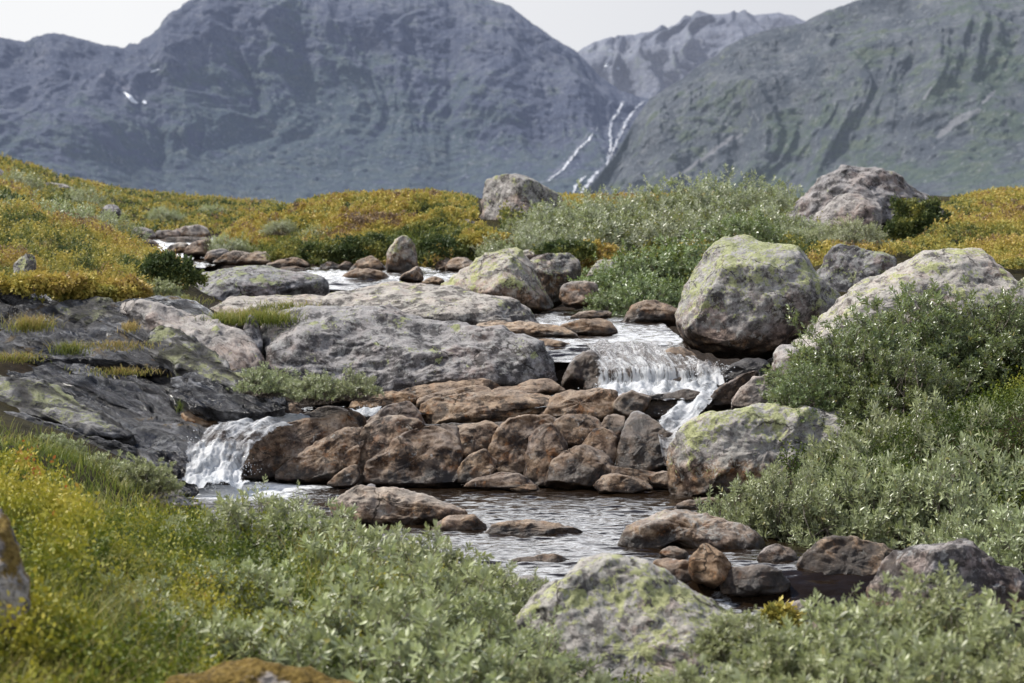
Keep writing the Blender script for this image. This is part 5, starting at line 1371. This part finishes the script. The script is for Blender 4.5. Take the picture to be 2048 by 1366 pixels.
# ------------------------------------------------------------------ mountains
def mountain(name, crest, base, Yb, Yc, mat, seed, label=None, nx=520, nt=170, rough=60, prof=None, vegf=None, x0=-260, x1=2320, edge=9, cliffs=1.0, back=True, scars=None, scar_k=1.0):
    cr = np.array(crest, float)
    px = np.linspace(x0, x1, nx)
    cy = np.interp(px, cr[:, 0], cr[:, 1])
    rs = perlin(np.stack([px / 60, px * 0 + seed, px * 0], 1)) * edge + perlin(np.stack([px / 17, px * 0 + seed + 5, px * 0], 1)) * edge * .5 + perlin(np.stack([px / 6, px * 0 + seed + 8, px * 0], 1)) * edge * .3
    cy = cy + rs * .6
    t = np.linspace(0, 1, nt)
    T, PX = np.meshgrid(t, px, indexing='ij')
    by = base if np.isscalar(base) else np.interp(px, [b[0] for b in base], [b[1] for b in base])
    PY = by + (cy - by)[None] * T
    pf = prof or [(0, 0), (.35, .45), (.8, .72), (1, 1)]
    D = np.interp(T, [a for a, b in pf], [b for a, b in pf])
    Ycv = Yc if np.isscalar(Yc) else np.interp(px, [b[0] for b in Yc], [b[1] for b in Yc])
    Ybv = Yb if np.isscalar(Yb) else np.interp(px, [b[0] for b in Yb], [b[1] for b in Yb])
    YY = Ybv + (Ycv - Ybv) * D
    u = (PX - 1024) / FPX; v = (683 - PY) / FPX
    d = YY / (CP + v * SP)
    V = np.stack([u * d, YY, CAMZ + d * (-SP + v * CP)], -1).reshape(-1, 3)
    F = gridfaces(nt, nx)
    n = normals_grid(V, F)
    if n[:, 1].mean() > 0: F = F[:, ::-1]; n = -n
    Tf = T.ravel()
    X_, Y_, Z_ = V.T
    wx = X_ + 60 * fbm(V / 260. + seed, 3)
    # gullies running down the slope, ledges running across it
    gul = ridged(np.stack([wx / 95., Y_ / 700., Z_ / 420.], 1) + seed, 4, .5)
    led = fbm(np.stack([wx / 260., Y_ / 400., (Z_ + .12 * X_) / 34.], 1) + seed + 4, 4, .55)
    big = fbm(np.stack([X_ / 520., Y_ / 900., Z_ / 420.], 1) + seed + 3, 3)
    clf = smooth(.2, .5, Tf)
    disp = rough * (1.0 * big * cliffs + .34 * gul * (.25 + .75 * clf) + .11 * led * (.2 + .8 * clf)) + 3.6 * fbm(V / 16. + seed, 3, .6)
    disp = disp * (1 - .8 * smooth(.94, 1.0, Tf))
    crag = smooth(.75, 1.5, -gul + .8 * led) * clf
    scar = np.zeros(len(V))
    for ln in (scars or []):
        ln = np.array(ln, float)
        for (ax_, ay_, aw_), (bx_, by_, bw_) in zip(ln[:-1], ln[1:]):
            dx, dy = bx_ - ax_, by_ - ay_
            tt_ = np.clip(((PX.ravel() - ax_) * dx + (PY.ravel() - ay_) * dy) / (dx * dx + dy * dy), 0, 1)
            dd = np.hypot(PX.ravel() - ax_ - tt_ * dx, PY.ravel() - ay_ - tt_ * dy)
            scar = np.maximum(scar, np.clip(1.15 - dd / (aw_ + (bw_ - aw_) * tt_), 0, 1))
    scar = scar * scar_k
    fall = np.stack([np.zeros(len(V)), np.full(len(V), -1.), np.full(len(V), .3)], 1)
    V = V + fall * disp[:, None]
    vg = vegf(PX.ravel(), PY.ravel(), Tf) if vegf else 1 - clf
    if back:
        bk = V[-nx:].copy(); bk[:, 1] += 700; bk[:, 2] -= 420
        V = np.vstack([V, bk]); vg, crag, scar = [np.concatenate([k, k[-nx:]]) for k in (vg, crag, scar)]
        j = np.arange(nx - 1); a = (nt - 1) * nx
        ex = np.stack([a + j, a + j + 1, a + nx + j + 1, a + nx + j], 1)
        if F[0, 1] == nx or F[0, 1] == nx + 1 and F[0, 0] == 0 and False: pass
        if (F[0] != gridfaces(2, nx)[0]).any(): ex = ex[:, ::-1]
        F = np.vstack([F, ex])
    me = mk_mesh(name, V, [F], {'veg': vg, 'crag': crag, 'scar': scar})
    o = link(name, me, mat)
    tag(o, label, None, kind='structure')
    return V, F

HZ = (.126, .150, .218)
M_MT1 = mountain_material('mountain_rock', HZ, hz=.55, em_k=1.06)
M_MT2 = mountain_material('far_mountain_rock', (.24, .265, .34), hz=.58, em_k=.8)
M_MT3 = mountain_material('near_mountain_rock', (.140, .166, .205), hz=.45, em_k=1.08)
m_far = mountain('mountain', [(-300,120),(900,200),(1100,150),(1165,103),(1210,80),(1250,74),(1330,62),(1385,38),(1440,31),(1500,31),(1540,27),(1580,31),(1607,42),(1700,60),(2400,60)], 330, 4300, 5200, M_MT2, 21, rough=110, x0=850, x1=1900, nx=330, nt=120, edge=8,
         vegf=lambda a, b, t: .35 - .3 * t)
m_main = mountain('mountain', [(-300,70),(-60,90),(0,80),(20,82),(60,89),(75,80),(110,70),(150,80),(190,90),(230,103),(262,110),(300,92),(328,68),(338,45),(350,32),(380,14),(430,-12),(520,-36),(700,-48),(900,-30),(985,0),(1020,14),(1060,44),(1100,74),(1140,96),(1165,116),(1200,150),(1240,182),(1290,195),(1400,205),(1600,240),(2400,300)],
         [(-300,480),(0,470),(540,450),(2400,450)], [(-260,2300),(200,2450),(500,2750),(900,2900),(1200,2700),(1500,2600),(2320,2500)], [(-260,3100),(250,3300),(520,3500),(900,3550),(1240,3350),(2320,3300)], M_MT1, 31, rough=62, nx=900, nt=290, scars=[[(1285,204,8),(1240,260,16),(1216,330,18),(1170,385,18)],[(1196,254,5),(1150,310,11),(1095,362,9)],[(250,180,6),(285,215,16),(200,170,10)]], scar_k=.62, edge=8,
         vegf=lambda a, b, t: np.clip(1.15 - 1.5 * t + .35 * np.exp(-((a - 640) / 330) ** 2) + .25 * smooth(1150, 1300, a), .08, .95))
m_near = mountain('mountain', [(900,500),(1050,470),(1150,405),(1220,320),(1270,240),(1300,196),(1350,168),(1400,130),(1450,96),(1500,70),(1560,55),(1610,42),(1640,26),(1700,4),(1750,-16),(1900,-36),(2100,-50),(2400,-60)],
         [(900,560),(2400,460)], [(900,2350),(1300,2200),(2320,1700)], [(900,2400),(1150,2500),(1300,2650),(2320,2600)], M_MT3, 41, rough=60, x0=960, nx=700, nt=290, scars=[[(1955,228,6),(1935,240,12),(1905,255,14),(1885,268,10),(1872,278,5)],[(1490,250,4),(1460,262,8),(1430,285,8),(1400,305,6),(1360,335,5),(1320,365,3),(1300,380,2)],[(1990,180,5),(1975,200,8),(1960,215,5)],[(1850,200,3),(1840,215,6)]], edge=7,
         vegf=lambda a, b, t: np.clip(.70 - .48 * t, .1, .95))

def drape(name, trees, lines, width, mat, label=None, cat=None, kind=None, off=5, seed=1, jag=.6):
    """strip lying on the mountain side, found by sighting along each direction"""
    rg = np.random.default_rng(seed)
    V, F, E = [], [], []
    for ln in lines:
        ln = np.array(ln, float)
        L = np.concatenate([[0], np.cumsum(np.linalg.norm(np.diff(ln[:, :2], axis=0), axis=1))])
        n = max(int(L[-1] / 3), 4)
        s = np.linspace(0, L[-1], n)
        x = np.interp(s, L, ln[:, 0]); y = np.interp(s, L, ln[:, 1])
        w = np.interp(s, L, ln[:, 2]) if ln.shape[1] > 2 else np.full(n, width)
        x = x + rg.normal(size=n) * jag
        w = w * rg.uniform(.6, 1.3, n)
        row = []
        for a, b, ww in zip(x, y, w):
            for k in (-1, -.5, 0, .5, 1):
                p1 = pt(a + k * ww * .5, b, 100.)
                dr = Vector(p1) - Vector((0, 0, CAMZ)); dr.normalize()
                best = None
                for tr in trees:
                    h = tr.ray_cast(Vector((0, 0, CAMZ)), dr)
                    if h[0] is not None and (best is None or h[3] < best[1]): best = (h[0], h[3])
                E.append(1 - abs(k))
                if best is None:
                    row.append(V[-1] if V else Vector(p1)); V.append(row[-1]); continue
                q = best[0] - dr * off
                V.append(q); row.append(q)
        b0 = len(V) - n * 5
        F.append(gridfaces(n, 5) + b0)
    V = np.array([list(v) for v in V])
    c = V.mean(0)
    o = link(name, mk_mesh(name, V - c, F, {'edge': np.array(E)}), mat)
    o.location = c
    tag(o, label, cat, kind=kind)
def bvh(vf): return BVHTree.FromPolygons([tuple(v) for v in vf[0]], [tuple(int(i) for i in f) for f in vf[1]])
T1, T2, T3 = bvh(m_main), bvh(m_far), bvh(m_near)
TT = [T1, T2, T3]
M_SNOW = plain('snow', (.75, .78, .84), .7)
M_MWATER = soft_strip_material('distant_white_water', (.62, .64, .69), .09, .22)
drape('waterfall', TT, [[(1246,203,5.1),(1238,222,8.5),(1224,240,10.2),(1219,262,6.8),(1222,290,6.8),(1216,315,6.8),(1214,332,5.1)],
                        [(1290,202,3.4),(1280,208,6.8),(1262,228,8.5),(1248,250,10.2),(1238,275,10.2),(1228,295,8.5),(1218,318,5.1)],
                        [(1194,342,10.2),(1180,362,11.9),(1166,380,8.5),(1160,400,6.8)], [(1170,352,5.1),(1152,372,10.2),(1146,390,5.1)]], 6, M_MWATER, kind='structure', seed=3, jag=1.2)
drape('waterfall', TT, [[(1196,254,2.5),(1178,278,6.8),(1158,297,8.5),(1142,318,8.5),(1122,342,6.8),(1095,362,3.4)]], 5, M_MWATER, kind='structure', seed=4, jag=1.2)
drape('snow_patch', TT, [[(249,184,5),(256,190,8),(262,197,9),(268,203,14),(272,207,8)]], 10, M_SNOW, 'largest white snow patch in the hollow left of the main mountain', 'snow', seed=5)
drape('snow_patch', TT, [[(286,201,3),(290,204,9),(291,207,4)]], 8, M_SNOW, 'small snow fleck just right of the largest snow patch', 'snow', seed=6)
drape('snow_patch', TT, [[(318,138,3),(309,141,10),(303,145,4)]], 8, M_SNOW, 'thin snow streak high on the shoulder under the dome', 'snow', seed=7)
drape('snow_patch', TT, [[(1216,128,5),(1212,132,12),(1209,134,4)]], 8, M_SNOW, 'upper snow fleck in the saddle of the far ridge', 'snow', seed=8)
drape('snow_patch', TT, [[(1236,134,3),(1236,138,7),(1238,140,3)]], 8, M_SNOW, 'lower snow fleck in the saddle of the far ridge', 'snow', seed=9)
# ------------------------------------------------------------------ light
SUN_EL, SUN_AZ = R(54), R(-76)          # azimuth from +Y (ahead), negative to the left
sd = np.array([math.sin(SUN_AZ) * math.cos(SUN_EL), math.cos(SUN_AZ) * math.cos(SUN_EL), math.sin(SUN_EL)])
su = bpy.data.lights.new('sun', 'SUN')
su.energy = 5.0
su.angle = R(.53)
su.color = (1, .955, .88)
so = bpy.data.objects.new('sun', su)
COL.objects.link(so)
so.rotation_euler = Vector(sd).to_track_quat('Z', 'Y').to_euler()

w = bpy.data.worlds.new('World')
sc.world = w
w.use_nodes = True
nt_ = w.node_tree
nt_.nodes.clear()
def wn(ty, **k):
    n = nt_.nodes.new(ty)
    for a, b in k.items(): setattr(n, a, b)
    return n
out = wn('ShaderNodeOutputWorld'); bg = wn('ShaderNodeBackground')
sky = wn('ShaderNodeTexSky', sky_type='NISHITA')
sky.sun_disc = False
sky.sun_elevation = SUN_EL
sky.sun_rotation = SUN_AZ
sky.altitude = 1000
sky.dust_density = 1.5
bg.inputs['Strength'].default_value = .14
# broken cloud deck over the blue
tc = wn('ShaderNodeTexCoord')
mp = wn('ShaderNodeMapping'); mp.inputs['Scale'].default_value = (1.0, 1.0, 2.6)
nz = wn('ShaderNodeTexNoise'); nz.inputs['Scale'].default_value = 2.2; nz.inputs['Detail'].default_value = 7; nz.inputs['Roughness'].default_value = .55
sx = wn('ShaderNodeSeparateXYZ')
L = nt_.links.new
L(tc.outputs['Generated'], mp.inputs['Vector']); L(mp.outputs[0], nz.inputs['Vector']); L(tc.outputs['Generated'], sx.inputs[0])
low = wn('ShaderNodeMapRange'); low.inputs['From Min'].default_value = .25; low.inputs['From Max'].default_value = .75; low.inputs['To Min'].default_value = .62; low.inputs['To Max'].default_value = -.35
L(sx.outputs['Z'], low.inputs['Value'])
ad = wn('ShaderNodeMath', operation='ADD'); L(nz.outputs['Fac'], ad.inputs[0]); L(low.outputs[0], ad.inputs[1])
cov = wn('ShaderNodeMapRange', interpolation_type='SMOOTHSTEP'); cov.inputs['From Min'].default_value = .42; cov.inputs['From Max'].default_value = .70
L(ad.outputs[0], cov.inputs['Value'])
cc = wn('ShaderNodeMixRGB'); cc.inputs['Color1'].default_value = (6.7, 6.75, 6.85, 1); cc.inputs['Color2'].default_value = (5.3, 5.4, 5.7, 1)
side = wn('ShaderNodeMapRange'); side.inputs['From Min'].default_value = -.16; side.inputs['From Max'].default_value = .12
L(sx.outputs['X'], side.inputs['Value']); L(side.outputs[0], cc.inputs['Fac'])
mx = wn('ShaderNodeMixRGB')
L(cov.outputs[0], mx.inputs['Fac']); L(sky.outputs[0], mx.inputs['Color1']); L(cc.outputs[0], mx.inputs['Color2'])
gain = wn('ShaderNodeMapRange'); gain.inputs['From Min'].default_value = .085; gain.inputs['From Max'].default_value = .20; gain.inputs['To Min'].default_value = 1.0; gain.inputs['To Max'].default_value = 1.45  # clouds above the view brightened to lift reflections and ambient light
L(sx.outputs['Z'], gain.inputs['Value'])
fy = wn('ShaderNodeMapRange', interpolation_type='SMOOTHSTEP'); fy.inputs['From Min'].default_value = .3; fy.inputs['From Max'].default_value = .85; fy.inputs['To Min'].default_value = 0; fy.inputs['To Max'].default_value = 2.2  # extra bright band added to the sky ahead for the water to mirror
L(sx.outputs['Y'], fy.inputs['Value'])
fz = wn('ShaderNodeMapRange', interpolation_type='SMOOTHSTEP'); fz.inputs['From Min'].default_value = .10; fz.inputs['From Max'].default_value = .18
L(sx.outputs['Z'], fz.inputs['Value'])
fm_ = wn('ShaderNodeMath', operation='MULTIPLY_ADD'); L(fy.outputs[0], fm_.inputs[0]); L(fz.outputs[0], fm_.inputs[1]); L(gain.outputs[0], fm_.inputs[2])
gain = fm_
gc = wn('ShaderNodeVectorMath', operation='SCALE'); L(cc.outputs[0], gc.inputs[0]); L(gain.outputs[0], gc.inputs['Scale'])
L(gc.outputs[0], mx.inputs['Color2'])
L(mx.outputs[0], bg.inputs['Color']); L(bg.outputs[0], out.inputs['Surface'])

# ------------------------------------------------------------------ camera
cam = bpy.data.cameras.new('camera')
cam.sensor_width = 36
cam.lens = FPX / 2048 * 36
cam.clip_start = .1
cam.clip_end = 20000
cam.dof.use_dof = True
cam.dof.focus_distance = 12.4
cam.dof.aperture_fstop = 6.3
co = bpy.data.objects.new('camera', cam)
COL.objects.link(co)
co.location = (0, 0, CAMZ)
co.rotation_euler = (math.pi / 2 - PITCH, 0, 0)
sc.camera = co

sc.view_settings.view_transform = 'Standard'
sc.view_settings.look = 'None'
sc.view_settings.exposure = 0
sc.render.engine = 'CYCLES'
sc.cycles.use_denoising = True
sc.cycles.max_bounces = 6
sc.cycles.diffuse_bounces = 1
sc.cycles.use_adaptive_sampling = True
sc.cycles.adaptive_threshold = .025
sc.cycles.glossy_bounces = 3
sc.cycles.transparent_max_bounces = 8
sc.cycles.caustics_reflective = False
sc.cycles.caustics_refractive = False
